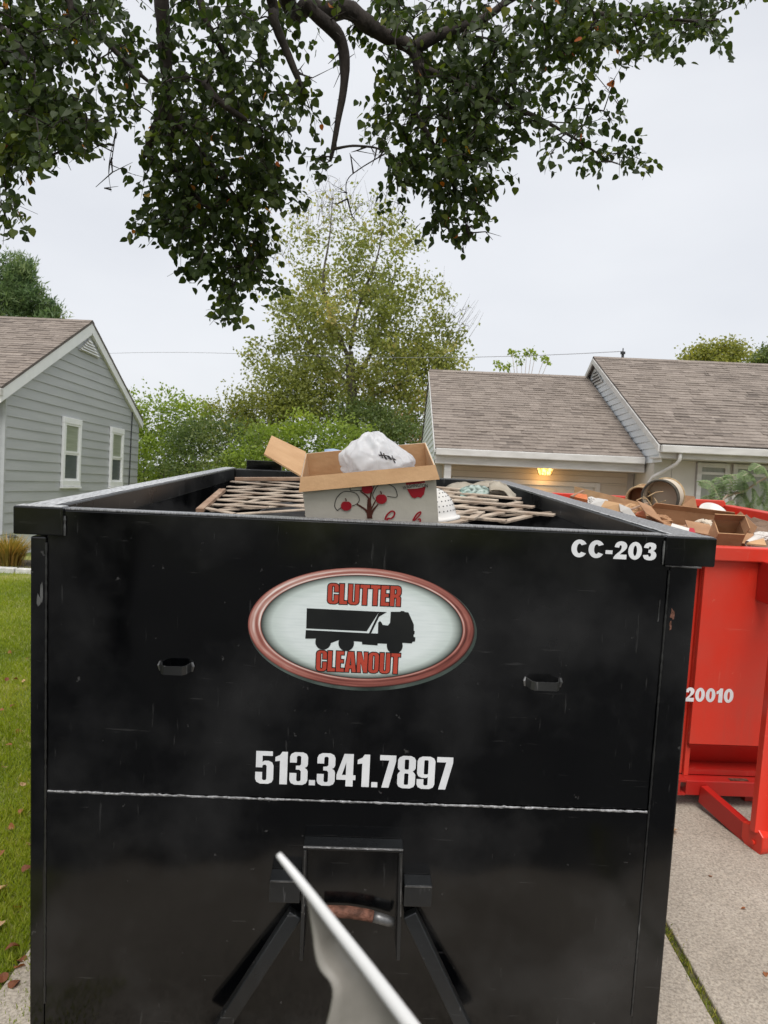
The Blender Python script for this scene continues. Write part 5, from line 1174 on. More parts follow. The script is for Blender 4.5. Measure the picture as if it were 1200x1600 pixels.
# ================================================================== TREES, BUSHES, PLANTS
nrng = np.random.default_rng(11)
def catmull(P_, k=6):
    out = []
    for i in range(len(P_) - 1):
        p0_, p1_, p2_, p3_ = P_[max(i - 1, 0)], P_[i], P_[i + 1], P_[min(i + 2, len(P_) - 1)]
        for j in range(k):
            t = j / k; out.append(.5 * ((2 * p1_) + (p2_ - p0_) * t + (2 * p0_ - 5 * p1_ + 4 * p2_ - p3_) * t * t + (3 * p1_ - p0_ - 3 * p2_ + p3_) * t ** 3))
    out.append(P_[-1]); return out
class Grow:
    """branches that reach, one after another, from the nearest wood to each target."""
    def __init__(s): s.p, s.par, s.w = [], [], []
    def path(s, pts, start=-1):
        last = start
        for q in pts: s.p.append(np.array(q, float)); s.par.append(last); s.w.append(0.0); last = len(s.p) - 1
        return last
    def reach(s, targets, step, sag=0.0, jit=0.1, bias=None, zpen=0.0):
        tips = []
        for t in targets:
            A = np.array(s.p); dd = np.linalg.norm(A - t, axis=1)
            if zpen: dd = dd + zpen * np.maximum(0, A[:, 2] - t[2])
            k = int(dd.argmin()); a = s.p[k]; v = t - a; ln = np.linalg.norm(v); m = max(2, int(ln / step))
            off = nrng.normal(0, jit * ln, 3); last = k
            for i in range(1, m + 1):
                f = i / m; q = a + v * f + off * math.sin(math.pi * f) * .6; q[2] += sag * ln * math.sin(math.pi * f)
                s.p.append(q); s.par.append(last); s.w.append(0.0); last = len(s.p) - 1
            tips.append(last)
        return tips
    def mesh(s, mb, r0, pw=.5, rmin=.004, n=5, skip=0):
        w = [0.0] * len(s.p)
        kids = [0] * len(s.p)
        for i, q in enumerate(s.par):
            if q >= 0: kids[q] += 1
        for i in range(len(s.p) - 1, -1, -1):
            w[i] += 1.0 if kids[i] == 0 else 0.0
            if s.par[i] >= 0: w[s.par[i]] += w[i]
        W = max(w); R_ = [max(rmin, r0 * (x / W) ** pw) for x in w]
        for i in range(len(s.p)):
            j = s.par[i]
            if j >= 0 and i >= skip: mb.tube([s.p[j], s.p[i]], [min(R_[j], R_[i] * 1.35), R_[i]], n, cap=False)
        return R_

# ---- the overhanging pear tree: stands behind the camera on the verge, its boughs reach over the picture
pear = tag(empty('pear_tree', (-2.6, -2.4, gz(0, -2.4))), 'dark leafy tree whose boughs overhang the whole top of the picture', 'tree')
pb = pear.location
def rp_(q): return Vector(q) - pb
tr = [Vector((-2.6, -2.4, pb.z - .2)), Vector((-2.58, -2.35, 1.2)), Vector((-2.5, -2.2, 2.6)), Vector((-2.3, -1.9, 3.7)), Vector((-2.0, -1.5, 4.6)), Vector((-1.9, -1.2, 6.0)), Vector((-1.9, -1.1, 7.5))]
MB().tube([rp_(q) for q in catmull(tr)], [.30 * (1 - .75 * i / 36) for i in range(37)], 14).build('trunk', 'bark', pear, smooth=True)
g = Grow()
boughs = [  # picture path with depth, base radius, tip radius
 ([(-2.0, -1.5, 4.6), (-1.6, .6, 5.3), (238, -140, 4.2), (250, 0, 4.3), (256, 90, 4.4), (256, 165, 4.45), (240, 205, 4.5), (226, 250, 4.55)], .085, .026),
 ([(256, 150, 4.44), (264, 200, 4.5), (266, 255, 4.6), (300, 305, 4.7), (345, 350, 4.8), (378, 420, 4.9)], .036, .010),
 ([(262, 190, 4.5), (300, 225, 4.55), (345, 280, 4.6), (385, 335, 4.7)], .020, .008),
 ([(-2.0, -1.5, 4.6), (-1.3, 1.2, 5.2), (405, -60, 4.0), (428, 30, 4.1), (452, 95, 4.15), (472, 150, 4.2)], .060, .020),
 ([(-1.9, -1.2, 5.4), (-.6, 1.4, 5.6), (440, -50, 4.4), (486, 12, 4.5), (530, 55, 4.55), (538, 110, 4.6), (527, 180, 4.65), (513, 252, 4.7)], .095, .018),
 ([(-1.9, -1.2, 5.6), (-.3, 1.8, 5.9), (470, -60, 4.7), (545, 18, 4.8), (598, 58, 4.85), (640, 80, 4.9), (655, 130, 4.95), (642, 200, 5.0)], .110, .034),
 ([(640, 80, 4.9), (690, 50, 4.9), (760, 20, 5.0), (840, -10, 5.1), (930, 20, 5.1), (1030, 30, 5.2), (1120, 25, 5.2)], .050, .010),
 ([(650, 105, 4.92), (720, 130, 4.9), (800, 165, 4.9), (880, 205, 4.95), (950, 250, 5.0)], .034, .008),
 ([(646, 170, 4.97), (680, 230, 5.0), (715, 300, 5.0), (728, 370, 5.05)], .026, .008),
 ([(-1.9, -1.2, 5.0), (-1.9, 1.0, 5.2), (60, -80, 4.2), (130, 20, 4.3), (190, 90, 4.35), (252, 150, 4.42)], .040, .014),
 ([(-2.0, -1.5, 4.4), (-2.4, 1.0, 4.7), (-60, -30, 4.0), (20, 60, 4.1), (70, 150, 4.2), (110, 230, 4.3)], .050, .012),
 ([(325, 130, 4.1), (350, 165, 4.1), (386, 194, 4.15)], .024, .020),
 ([(300, -60, 4.3), (322, 20, 4.3), (360, 90, 4.4), (372, 150, 4.45)], .034, .010),
 ([(518, 232, 4.68), (548, 226, 4.7), (585, 230, 4.75), (606, 240, 4.8)], .012, .006),
 ([(606, 240, 4.8), (560, 262, 4.8), (540, 285, 4.8), (551, 330, 4.8)], .006, .003),
 ([(100, -60, 4.4), (108, 10, 4.4), (112, 60, 4.45)], .045, .020),
 ([(175, 250, 4.3), (178, 205, 4.3), (172, 260, 4.35), (176, 300, 4.35)], .004, .002),
]
def bpt(q): return Vector(q) if abs(q[0]) < 3 and abs(q[1]) < 3 else at(*q)
for pts, ra, rb in boughs:
    P_ = catmull([bpt(q) for q in pts], 6); n_ = len(P_)
    P_ = [q + Vector((noise.noise(q * 2.3), noise.noise(q * 2.3 + Vector((9, 0, 0))), noise.noise(q * 2.3 + Vector((0, 9, 0))))) * .035 for q in P_]
    MB().tube([rp_(q) for q in P_], [(.80 + .16 * noise.noise(P_[i] * 6) + .10 * noise.noise(P_[i] * 15)) * (ra + (rb - ra) * (i / (n_ - 1)) ** .8) * (1 if i < n_ - 5 else (.97, .92, .84, .72, .5)[i - n_ + 5]) for i in range(n_)], 9).build('bough', 'bark', pear, smooth=True)
    vis = [q for q in P_ if q.y > 3.3]
    g.path(vis if vis else P_)
skip = len(g.p)
# foliage masses: centre, radii (picture), depth, number of twigs
masses = [(55, 55, 120, 75, 4.2, 54), (50, 140, 115, 70, 4.2, 50), (50, 210, 95, 45, 4.2, 40), (28, 260, 45, 28, 4.25, 14), (125, 232, 28, 34, 4.3, 12), (12, 345, 26, 18, 4.2, 6),
 (190, 50, 90, 60, 4.6, 15), (205, 130, 60, 50, 4.5, 10), (185, 185, 28, 16, 4.35, 4),
 (325, 70, 90, 75, 4.4, 30), (330, 160, 80, 50, 4.5, 26), (410, 60, 50, 60, 4.5, 7), (392, 150, 40, 40, 4.5, 6),
 (330, 235, 95, 48, 4.7, 36), (325, 300, 108, 48, 4.75, 52), (330, 355, 100, 42, 4.8, 42), (345, 405, 76, 36, 4.85, 26), (372, 450, 48, 32, 4.9, 15), (366, 490, 26, 20, 4.9, 7), (430, 300, 24, 50, 4.7, 9), (424, 220, 20, 34, 4.7, 5),
 (490, 40, 50, 40, 4.8, 5), (570, 120, 50, 70, 5.0, 8), (560, 30, 60, 34, 5.1, 6), (660, 30, 80, 44, 5.2, 15), (690, 110, 80, 66, 5.0, 38), (640, 220, 50, 56, 5.2, 13), (700, 215, 84, 66, 5.0, 42), (775, 90, 90, 76, 5.0, 42), (770, 190, 74, 52, 5.0, 30), (820, 165, 40, 40, 5.0, 10),
 (660, 290, 56, 44, 5.0, 18), (725, 300, 60, 40, 5.0, 22), (716, 352, 40, 30, 5.0, 10), (732, 388, 18, 18, 5.05, 3), (870, 60, 80, 56, 5.1, 30), (890, 130, 44, 28, 5.1, 6), (960, 50, 80, 42, 5.1, 26), (1040, 55, 70, 44, 5.2, 20), (1110, 40, 46, 40, 5.2, 9), (1150, 14, 24, 16, 5.2, 3),
 (462, 190, 22, 34, 4.4, 5), (470, 165, 14, 14, 4.25, 3), (388, 210, 18, 16, 4.3, 4), (505, 275, 14, 14, 4.8, 2), (228, 262, 16, 16, 4.6, 3), (905, 205, 26, 28, 4.95, 5), (930, 262, 38, 22, 5.0, 6), (985, 272, 30, 14, 5.0, 4), (952, 170, 22, 40, 5.0, 4), (880, 250, 22, 24, 4.95, 3), (610, 330, 30, 24, 5.0, 3)]
tgt = []
for cx_, cy_, rx_, ry_, dep, k in masses:
    for _ in range(max(2, int(k * .93))):
        while True:
            a, b = rnd.uniform(-1, 1), rnd.uniform(-1, 1)
            if a * a + b * b <= 1: break
        tgt.append(np.array(at(cx_ + a * rx_, cy_ - 20 + b * ry_ * .97, dep + rnd.gauss(0, .26))))
gp = np.array(g.p)
tgt.sort(key=lambda q: float(np.linalg.norm(gp - q, axis=1).min()))
tips = g.reach(tgt, .10, sag=.05, jit=.10)
mbw = MB(); g.mesh(mbw, .020, .45, .0022, 5, skip)
mbw.v = [v - pb for v in mbw.v]
tag(mbw.build('twigs', 'bark', pear, closed=False), kind='stuff')
LP, LD, LN, LS, LT = [], [], [], [], []
def add_leaf(q, away):
    d_ = np.array([rnd.gauss(0, .55) + away[0] * .5, rnd.gauss(0, .55) + away[1] * .5, -.75 + rnd.gauss(0, .38)])
    LP.append(q - np.array(pb)); LD.append(d_); LN.append((rnd.gauss(0, .7), rnd.gauss(-.4, .7), rnd.gauss(.7, .5))); LS.append(rnd.triangular(.022, .064, .044))
    big = noise.noise(Vector(q) * 1.3); t_ = rnd.gauss(.42, .2) + .25 * big
    LT.append(min(.94, max(0, t_)) if rnd.random() > .008 else rnd.uniform(.955, 1.0))
for ti in tips:
    q = g.p[ti]; pr = g.p[g.par[ti]]; v = q - pr; v = v / (np.linalg.norm(v) + 1e-9); dn = v + np.array([0, 0, -.5]); dn /= np.linalg.norm(dn)
    for k in range(rnd.randint(15, 22)):                      # leaves along a short drooping shoot
        f = rnd.random(); q2 = q + dn * (f - .35) * .24 + nrng.normal(0, .034, 3); add_leaf(q2, v)
mbs_ = MB()
for ti in tips:                                               # fine shoots that carry the leaves
    q = g.p[ti]; pr = g.p[g.par[ti]]; v = q - pr; v = v / (np.linalg.norm(v) + 1e-9); dn = v + np.array([0, 0, -.5]); dn /= np.linalg.norm(dn)
    a = Vector(q - dn * .08) - pb; b = Vector(q + dn * .16) - pb; mbs_.tube([a, a.lerp(b, .5) + Vector(nrng.normal(0, .008, 3)), b], [.0026, .0020, .0012], 4, cap=False)
    for _ in range(2):
        c_ = a.lerp(b, rnd.random()); mbs_.tube([c_, c_ + Vector((rnd.gauss(0, .05), rnd.gauss(0, .05), rnd.gauss(-.02, .03)))], [.0016, .0010], 4, cap=False)
for _ in range(110):                                          # bare spurs along the boughs
    i_ = rnd.randrange(skip); a = Vector(g.p[i_]); d_ = Vector((rnd.gauss(0, 1), rnd.gauss(0, .6), rnd.gauss(-.3, .8))).normalized(); ln = rnd.uniform(.05, .20)
    mid = a + d_ * ln * .5 + Vector(nrng.normal(0, .02, 3)); mbs_.tube([a - pb, mid - pb, a + d_ * ln + Vector((0, 0, -.05 * ln)) - pb], [.006, .004, .0015], 5, cap=False)
    mbs_.tube([mid - pb, mid + Vector((rnd.gauss(0, .07), rnd.gauss(0, .05), rnd.gauss(0, .07))) - pb], [.003, .001], 4, cap=False)
tag(mbs_.build('shoots', 'bark', pear, closed=False), kind='stuff')
order = sorted(range(len(LP)), key=lambda i: -LS[i] / (np.linalg.norm(np.array(LP[i]) + np.array(pb) - np.array(CAM))))
front = set(order[:300]); rest = [i for i in range(len(LP)) if i not in front]
tag(leaf_mesh('foliage', PEAR, [LP[i] for i in rest], [LD[i] for i in rest], [LN[i] for i in rest], [LS[i] for i in rest], [LT[i] for i in rest], 'leaf_pear', pear, 1.0), kind='stuff')
lms = []
for k in range(8):
    me = bpy.data.meshes.new('leaf'); me.from_pydata([tuple(v) for v in PEAR[0]], [], PEAR[1]); settint(me, [.10 + .11 * k] * len(PEAR[0])); me.materials.append(MATS['leaf_pear']); lms.append(me)
for i in front:
    x, d_, z = frame_for(np.array([LD[i]]), np.array([LN[i]], float))
    o = bpy.data.objects.new('leaf', lms[min(7, int(max(0, LT[i] - .05) / .11))]); col.objects.link(o); o.parent = pear
    m3 = Matrix((x[0], d_[0], z[0])).transposed() * LS[i]; o.matrix_local = Matrix.Translation(LP[i]) @ m3.to_4x4()

# ---- background trees
def cloud_tree(name, label, base, trunk_pts, trunk_r, env, ntw, nleaf, size, mat, shape=DIAMOND, bark='bark_grey', spread=.35, zpen=.6, bare=0, group=None, cat='tree', droop=-.2, depth=1.0, twig=None):
    """env: list of (u, v, ru, rv, y, weight) crown lobes in picture units at depth y."""
    root = tag(empty(name, base), label, cat, group); b0 = Vector(base)
    gg_ = Grow(); last = -1
    for pts, ra, rb in trunk_pts:
        P_ = catmull([Vector(q) for q in pts], 5); n_ = len(P_)
        MB().tube([q - b0 for q in P_], [ra + (rb - ra) * i / (n_ - 1) for i in range(n_)], 9).build('trunk' if pts is trunk_pts[0][0] else 'limb', bark, root, smooth=True)
        gg_.path(P_)
    sk = len(gg_.p); W = sum(e[5] for e in env); T_ = []
    for e in env:
        for _ in range(int(ntw * e[5] / W)):
            while True:
                a = nrng.uniform(-1, 1, 3)
                if .15 < np.dot(a, a) <= 1: break
            dz = e[2] / FPX * e[4] * depth; T_.append((np.array(at(e[0] + a[0] * e[2], e[1] + a[1] * e[3], e[4] + a[2] * dz)), e))
    gp_ = np.array(gg_.p); T_.sort(key=lambda q: float(np.linalg.norm(gp_ - q[0], axis=1).min()))
    tips_ = gg_.reach([q[0] for q in T_], size * 4, sag=.03, jit=.05, zpen=zpen)
    mb = MB(); gg_.mesh(mb, trunk_r * (twig or .5), .5, size * .045, 4, sk); mb.v = [v - b0 for v in mb.v]
    tag(mb.build('branches', bark, root, closed=False), kind='stuff')
    P, D, N, S, T = [], [], [], [], []
    per = nleaf / max(1, len(tips_))
    for ti, (t_, e) in zip(tips_, T_):
        q = gg_.p[ti]; tn_ = nrng.normal(.5, .16) + .25 * noise.noise(Vector(q) * .45)
        dens = e[6] if len(e) > 6 else 1.0
        for _ in range(int(per * dens * nrng.uniform(.6, 1.4))):
            P.append(q + nrng.normal(0, spread, 3) - np.array(b0)); D.append(nrng.normal(0, 1, 3) + np.array([0, 0, droop])); N.append(nrng.normal(0, 1, 3) + np.array([0, 0, .8])); S.append(size * nrng.uniform(.6, 1.3)); T.append(tn_ + nrng.normal(0, .13))
    tag(leaf_mesh('crown', shape, P, D, N, S, T, mat, root), kind='stuff')
    return root
Dm = 26.0; bm_ = Vector((at(545, 700, Dm).x, Dm, gz(0, 20)))
def A(u, v, y=Dm): return tuple(at(u, v, y))
maple = cloud_tree('maple_tree', 'tall thinning yellow-green tree behind the carton and garage, bare twigs at its top', tuple(bm_),
 [([tuple(bm_), A(548, 720), A(550, 640), A(548, 590), A(545, 550)], .24, .15), ([A(549, 600), A(575, 560, 26.4), A(585, 530, 26.5), A(600, 480, 26.8), A(620, 420, 27)], .10, .018),
  ([A(545, 560), A(520, 500, 25.7), A(505, 440, 25.6), A(515, 370, 25.6), A(520, 300, 25.6)], .085, .006), ([A(546, 600), A(500, 560, 26), A(465, 510, 26.2), A(440, 480, 26.2)], .06, .012),
  ([A(548, 640), A(600, 610, 26), A(650, 590, 26), A(700, 560, 26)], .06, .012), ([A(547, 545), A(560, 480, 26), A(590, 400, 26), A(600, 330, 26)], .075, .006)], .26,
 [(520, 400, 70, 60, Dm, 1.4, .5), (600, 410, 70, 70, Dm, 2.2, .7), (540, 480, 110, 60, Dm, 3.2), (640, 480, 66, 60, Dm, 1.8, .8), (470, 500, 60, 60, Dm, 1.5, .8), (560, 560, 110, 56, Dm, 3.2), (690, 550, 50, 44, Dm, 1.6, .8), (450, 560, 60, 40, Dm, 1.2, .8), (640, 590, 70, 60, Dm, 2.4), (520, 620, 90, 50, Dm, 2.2), (620, 650, 60, 40, Dm, 1.4), (490, 340, 46, 44, Dm, .7, .22), (560, 330, 60, 40, Dm, .8, .25), (400, 555, 22, 26, Dm, .3, .5), (520, 296, 40, 26, Dm, .5, .02), (440, 380, 30, 40, Dm, .4, .25), (720, 500, 24, 30, Dm, .4, .05)],
 900, 36000, .135, 'leaf_maple', spread=.19, twig=.13)

mt_ = MB()
for (u0, v0, k) in ((505, 345, 16), (520, 330, 16), (540, 345, 12), (575, 340, 12), (610, 350, 10), (440, 400, 8), (700, 500, 12), (715, 520, 10), (480, 360, 10)):
    for _ in range(k):
        a = Vector(A(u0 + rnd.gauss(0, 14), v0 + rnd.gauss(0, 12), Dm + rnd.uniform(-1, 1))); d_ = Vector((rnd.gauss(.0 if u0 < 650 else .5, .28), rnd.gauss(0, .3), 1)).normalized(); ln = rnd.uniform(.5, 1.5)
        mt_.tube([a - bm_, a + d_ * ln * .5 + Vector((rnd.gauss(0, .03), 0, 0)) - bm_, a + d_ * ln + Vector((rnd.gauss(0, .06), 0, 0)) - bm_], [.009, .006, .003], 4, cap=False)
tag(mt_.build('bare_twigs', 'bark_grey', maple, closed=False), kind='stuff')
# conifer behind the grey house, two more trees behind the right-hand roof
bc = Vector((at(20, 600, 30).x, 30, gz(0, 20)))
cloud_tree('pine_tree', 'dark green pine rising behind the grey house roof', tuple(bc), [([tuple(bc), tuple(at(20, 560, 30)), tuple(at(18, 470, 30)), tuple(at(16, 405, 30))], .3, .04)], .3,
 [(8, 440, 34, 40, 30, 2), (28, 432, 24, 30, 30, 1.5), (40, 462, 28, 26, 30, 1.5), (10, 480, 40, 26, 30, 1.5), (72, 484, 18, 14, 30, .6), (86, 494, 10, 8, 30, .3), (50, 500, 40, 18, 30, 1), (-60, 470, 60, 60, 30, 2)], 240, 15000, .26, 'needle', NEEDLE, spread=.15, droop=.9)
for (nm, lb, u0, v0, dep, env, mt) in (
 ('distant_tree', 'rounded green tree showing above the right-hand roof ridge', 1125, 600, 34, [(1085, 560, 20, 12, 34, 1), (1110, 552, 22, 14, 34, 1.2), (1145, 550, 28, 16, 34, 1.6), (1120, 570, 50, 12, 34, 1.4)], 'leaf_olive'),
 ('distant_tree', 'darker bluish tree at the far right edge above the roof', 1200, 600, 38, [(1200, 560, 18, 18, 38, 1), (1225, 555, 26, 26, 38, 1.4), (1185, 568, 12, 8, 38, .5)], 'leaf_dark')):
    bb = Vector((at(u0, v0, dep).x, dep, gz(0, 20)))
    cloud_tree(nm, lb, tuple(bb), [([tuple(bb), tuple(at(u0, v0, dep)), tuple(at(u0, v0 - 40, dep))], .2, .05)], .2, env, 170, 5200, .14, mt, spread=.20, group='trees behind the right-hand house')
# bushes beyond the back yard
def bush(label, u, y, lobes, n, size, mat, shoots=0, name='garden_bush', cat='bush'):
    b0 = Vector((at(u, 760, y).x, y, gz(0, y))); root = tag(empty(name, tuple(b0)), label, cat, 'bushes along the back of the yard')
    mb = MB()
    for k in range(6):
        t_ = 2 * math.pi * k / 6; mb.tube([(.1 * math.cos(t_), .1 * math.sin(t_), 0), (.35 * math.cos(t_), .35 * math.sin(t_), 1.2), (.7 * math.cos(t_ + .3), .7 * math.sin(t_ + .3), 2.4)], [.04, .028, .01], 5)
    mb.build('stems', 'bark_grey', root)
    P, D, N, S, T = [], [], [], [], []; W = sum(l_[2] * l_[3] for l_ in lobes)
    for (uu, vv, ru, rv, dy) in lobes:
        c = np.array(at(uu, vv, y + dy)); rx = ru / FPX * (y + dy); rz = rv / FPX * (y + dy)
        k = int(n * ru * rv / W); ncl = max(8, k // 26)
        for _ in range(ncl):
            a = nrng.normal(0, 1, 3); a /= np.linalg.norm(a); a[1] = -abs(a[1]) if nrng.random() < .75 else a[1]
            rr_ = nrng.uniform(.55, 1.05); rr_ *= 1 + .22 * noise.noise(Vector(a * 2.2 + c))
            q = c + a * np.array([rx, rx * .9, rz]) * rr_
            tn_ = .40 + .24 * a[2] * 0 + .22 * noise.noise(Vector(q) * 1.1) + nrng.normal(0, .08)
            for _ in range(26):
                P.append(q + nrng.normal(0, 1, 3) * np.array([.20, .20, .13]) - np.array(b0)); D.append(a * .7 + nrng.normal(0, .7, 3) + np.array([0, 0, .1])); N.append(nrng.normal(0, .7, 3) + np.array([0, -.2, .9])); S.append(size * nrng.uniform(.6, 1.35)); T.append(tn_ + nrng.normal(0, .12))
    for _ in range(shoots):                                    # thin leafy shoots sticking out of the top
        (uu, vv, ru, rv, dy) = lobes[nrng.integers(len(lobes))]; ang = nrng.uniform(-1, 1); q = np.array(at(uu + ru * ang * .9, vv - rv * math.sqrt(max(0, 1 - ang * ang)) * .85, y + dy))
        dirn = np.array([nrng.normal(0, .22), nrng.normal(0, .2), 1.0]); ln = nrng.uniform(.35, .95)
        for _ in range(13):
            f = nrng.random(); P.append(q + dirn * ln * f + nrng.normal(0, .035, 3) - np.array(b0)); D.append(nrng.normal(0, 1, 3) + np.array([0, 0, .4])); N.append(nrng.normal(0, 1, 3)); S.append(size * .85); T.append(nrng.uniform(.2, .7))
    tag(leaf_mesh('leaves', DIAMOND, P, D, N, S, T, mat, root), kind='stuff')
bush('light green bush right beside the grey house corner', 240, 23.5, [(215, 680, 40, 60, 0), (250, 660, 55, 46, .3), (290, 672, 40, 44, .3), (240, 720, 70, 40, -.4)], 8500, .105, 'leaf_green', 16)
bush('dark evergreen bush in the middle of the hedge left of the carton', 320, 22.2, [(310, 690, 50, 32, 0), (350, 680, 48, 26, .2), (320, 725, 80, 30, -.3)], 6500, .09, 'leaf_dark', 0)
bush('olive brown bush with twiggy top left of the carton', 375, 24.5, [(350, 660, 50, 40, .4), (400, 655, 48, 44, .2), (375, 700, 60, 40, -.2)], 7000, .10, 'leaf_olive', 18)
bush('tall olive bush at the foot of the yellow-green tree', 440, 25.0, [(440, 610, 42, 44, .3), (420, 645, 46, 40, 0), (470, 640, 44, 46, .2), (500, 620, 34, 34, .5)], 8000, .105, 'leaf_maple', 8)
bush('bright green bush directly behind the carton flap', 480, 21.5, [(430, 700, 50, 34, 0), (490, 690, 56, 40, .1), (545, 700, 48, 36, 0), (400, 725, 60, 30, -.2)], 8500, .10, 'leaf_green', 12)
bush('dark shaded bush behind the white plastic bag', 600, 24.0, [(590, 670, 50, 40, .4), (630, 690, 44, 36, 0), (560, 660, 44, 34, .6)], 6500, .10, 'leaf_dark', 4)
bush('small pinkish orange bush by the garage corner', 640, 30.0, [(625, 668, 18, 22, 0), (648, 690, 16, 22, 0)], 1500, .12, 'leaf_orange', 3)
# far wooded skyline
P, D, N, S, T = [], [], [], [], []
for _ in range(9000):
    x_ = nrng.uniform(-60, 60); y_ = nrng.uniform(70, 76); h_ = 3.6 + 1.6 * noise.noise(Vector((x_ * .12, 0, 3)))
    P.append((x_, y_, gz(0, 20) + h_ * nrng.random())); D.append(nrng.normal(0, 1, 3)); N.append(nrng.normal(0, 1, 3)); S.append(nrng.uniform(.5, 1.0)); T.append(nrng.uniform(.1, .8))
tag(leaf_mesh('far_woods', DIAMOND, P, D, N, S, T, 'leaf_dark'), 'low far line of woods beyond the yards', 'woods', kind='stuff')
# tall weed stems showing above the garage ridge
b0 = Vector((at(815, 600, 22).x, 22.0, gz(0, 20)))
wd = tag(empty('sapling_clump', tuple(b0)), 'thin sapling stems with leaf tufts poking above the garage ridge', 'sapling')
P, D, N, S, T = [], [], [], [], []
for (u1, v1) in ((776, 567), (786, 574), (800, 549), (806, 553), (815, 565), (823, 552), (831, 548), (836, 556), (850, 560), (857, 563), (795, 572)):
    e = at(u1, v1, 22 + rnd.uniform(-.4, .4)); m0 = at(814 + (u1 - 814) * .25, 640, 22); pts = catmull([Vector((0, 0, 0)), m0 - b0, (m0.lerp(e, .55) - b0), e - b0], 5)
    MB().tube(pts, [.018 - .013 * i / (len(pts) - 1) for i in range(len(pts))], 5).build('stem', 'leaf_stem' if 'leaf_stem' in MATS else 'lattice_wood', wd)
    for _ in range(26):
        P.append(np.array(e - b0) + nrng.normal(0, .055, 3)); D.append(nrng.normal(0, 1, 3) + np.array([0, 0, -.5])); N.append(nrng.normal(0, 1, 3)); S.append(nrng.uniform(.07, .13)); T.append(nrng.uniform(.1, .9))
tag(leaf_mesh('leaf_tufts', DIAMOND, P, D, N, S, T, 'leaf_green', wd), kind='stuff')
# mimosa branch in front of the right-hand window
b0 = Vector((5.35, 9.6, gz(0, 9.6)))
mi = tag(empty('mimosa_sapling', tuple(b0)), 'feathery blue-green mimosa sapling in front of the right-hand window', 'sapling')
st = catmull([Vector((0, 0, 0)), Vector((-.2, 0, .8)), at(1132, 790, 9.6) - b0, at(1165, 766, 9.6) - b0, at(1204, 742, 9.6) - b0, at(1260, 715, 9.6) - b0], 5)
MB().tube(st, [.022 - .014 * i / (len(st) - 1) for i in range(len(st))], 6).build('stem', 'lattice_wood', mi, smooth=True)
P, D, N, S, T = [], [], [], [], []; rmb = MB()
for (u0, v0, u1, v1, u2, v2) in ((1128, 788, 1112, 758, 1094, 752), (1130, 788, 1104, 776, 1086, 792), (1140, 782, 1122, 762, 1112, 775), (1140, 782, 1130, 750, 1120, 746), (1150, 776, 1140, 750, 1128, 760), (1150, 776, 1146, 745, 1134, 742), (1165, 766, 1160, 775, 1150, 792), (1175, 760, 1180, 775, 1176, 795), (1180, 757, 1172, 740, 1160, 744), (1190, 750, 1196, 762, 1190, 785), (1200, 745, 1190, 728, 1178, 733), (1205, 742, 1215, 755, 1212, 780), (1120, 792, 1104, 786, 1092, 806), (1170, 765, 1162, 752, 1154, 762), (1145, 780, 1138, 792, 1130, 804), (1220, 735, 1230, 745, 1232, 770), (1160, 770, 1168, 782, 1164, 803), (1195, 748, 1202, 770, 1200, 798)):
    dpt = 9.6 + rnd.uniform(-.25, .25); a, b, c = at(u0, v0, 9.6) - b0, at(u1, v1, (9.6 + dpt) / 2) - b0, at(u2, v2, dpt) - b0
    pts = catmull([a, b, c], 8); rmb.tube(pts, .003, 4)
    for i in range(2, len(pts)):
        tg = (pts[i] - pts[i - 1]).normalized(); side = tg.cross(Vector((0, -.6, 1))).normalized(); f = i / len(pts); ln = .13 * math.sin(math.pi * (.15 + .8 * f))
        for s in (-1, 1):
            for _ in range(1):
                pd = (side * s + tg * .55 + Vector((0, 0, -.25))).normalized()
                for k in range(9):                            # leaflets along one pinna
                    q = pts[i] + pd * ln * (k + .5) / 9 + Vector((0, 0, -.03 * (k / 9) ** 2))
                    for s2 in (-1, 1):
                        P.append(tuple(q)); D.append(tuple(pd.cross(Vector((0, -.4, 1))).normalized() * s2 + pd * .5)); N.append((rnd.gauss(0, .25), rnd.gauss(-.4, .25), 1)); S.append(rnd.uniform(.018, .028)); T.append(rnd.uniform(.2, .9))
rmb.build('leaf_stalks', 'lattice_wood', mi, closed=False)
tag(leaf_mesh('leaflets', DIAMOND, P, D, N, S, T, 'leaf_mimosa', mi), kind='stuff')

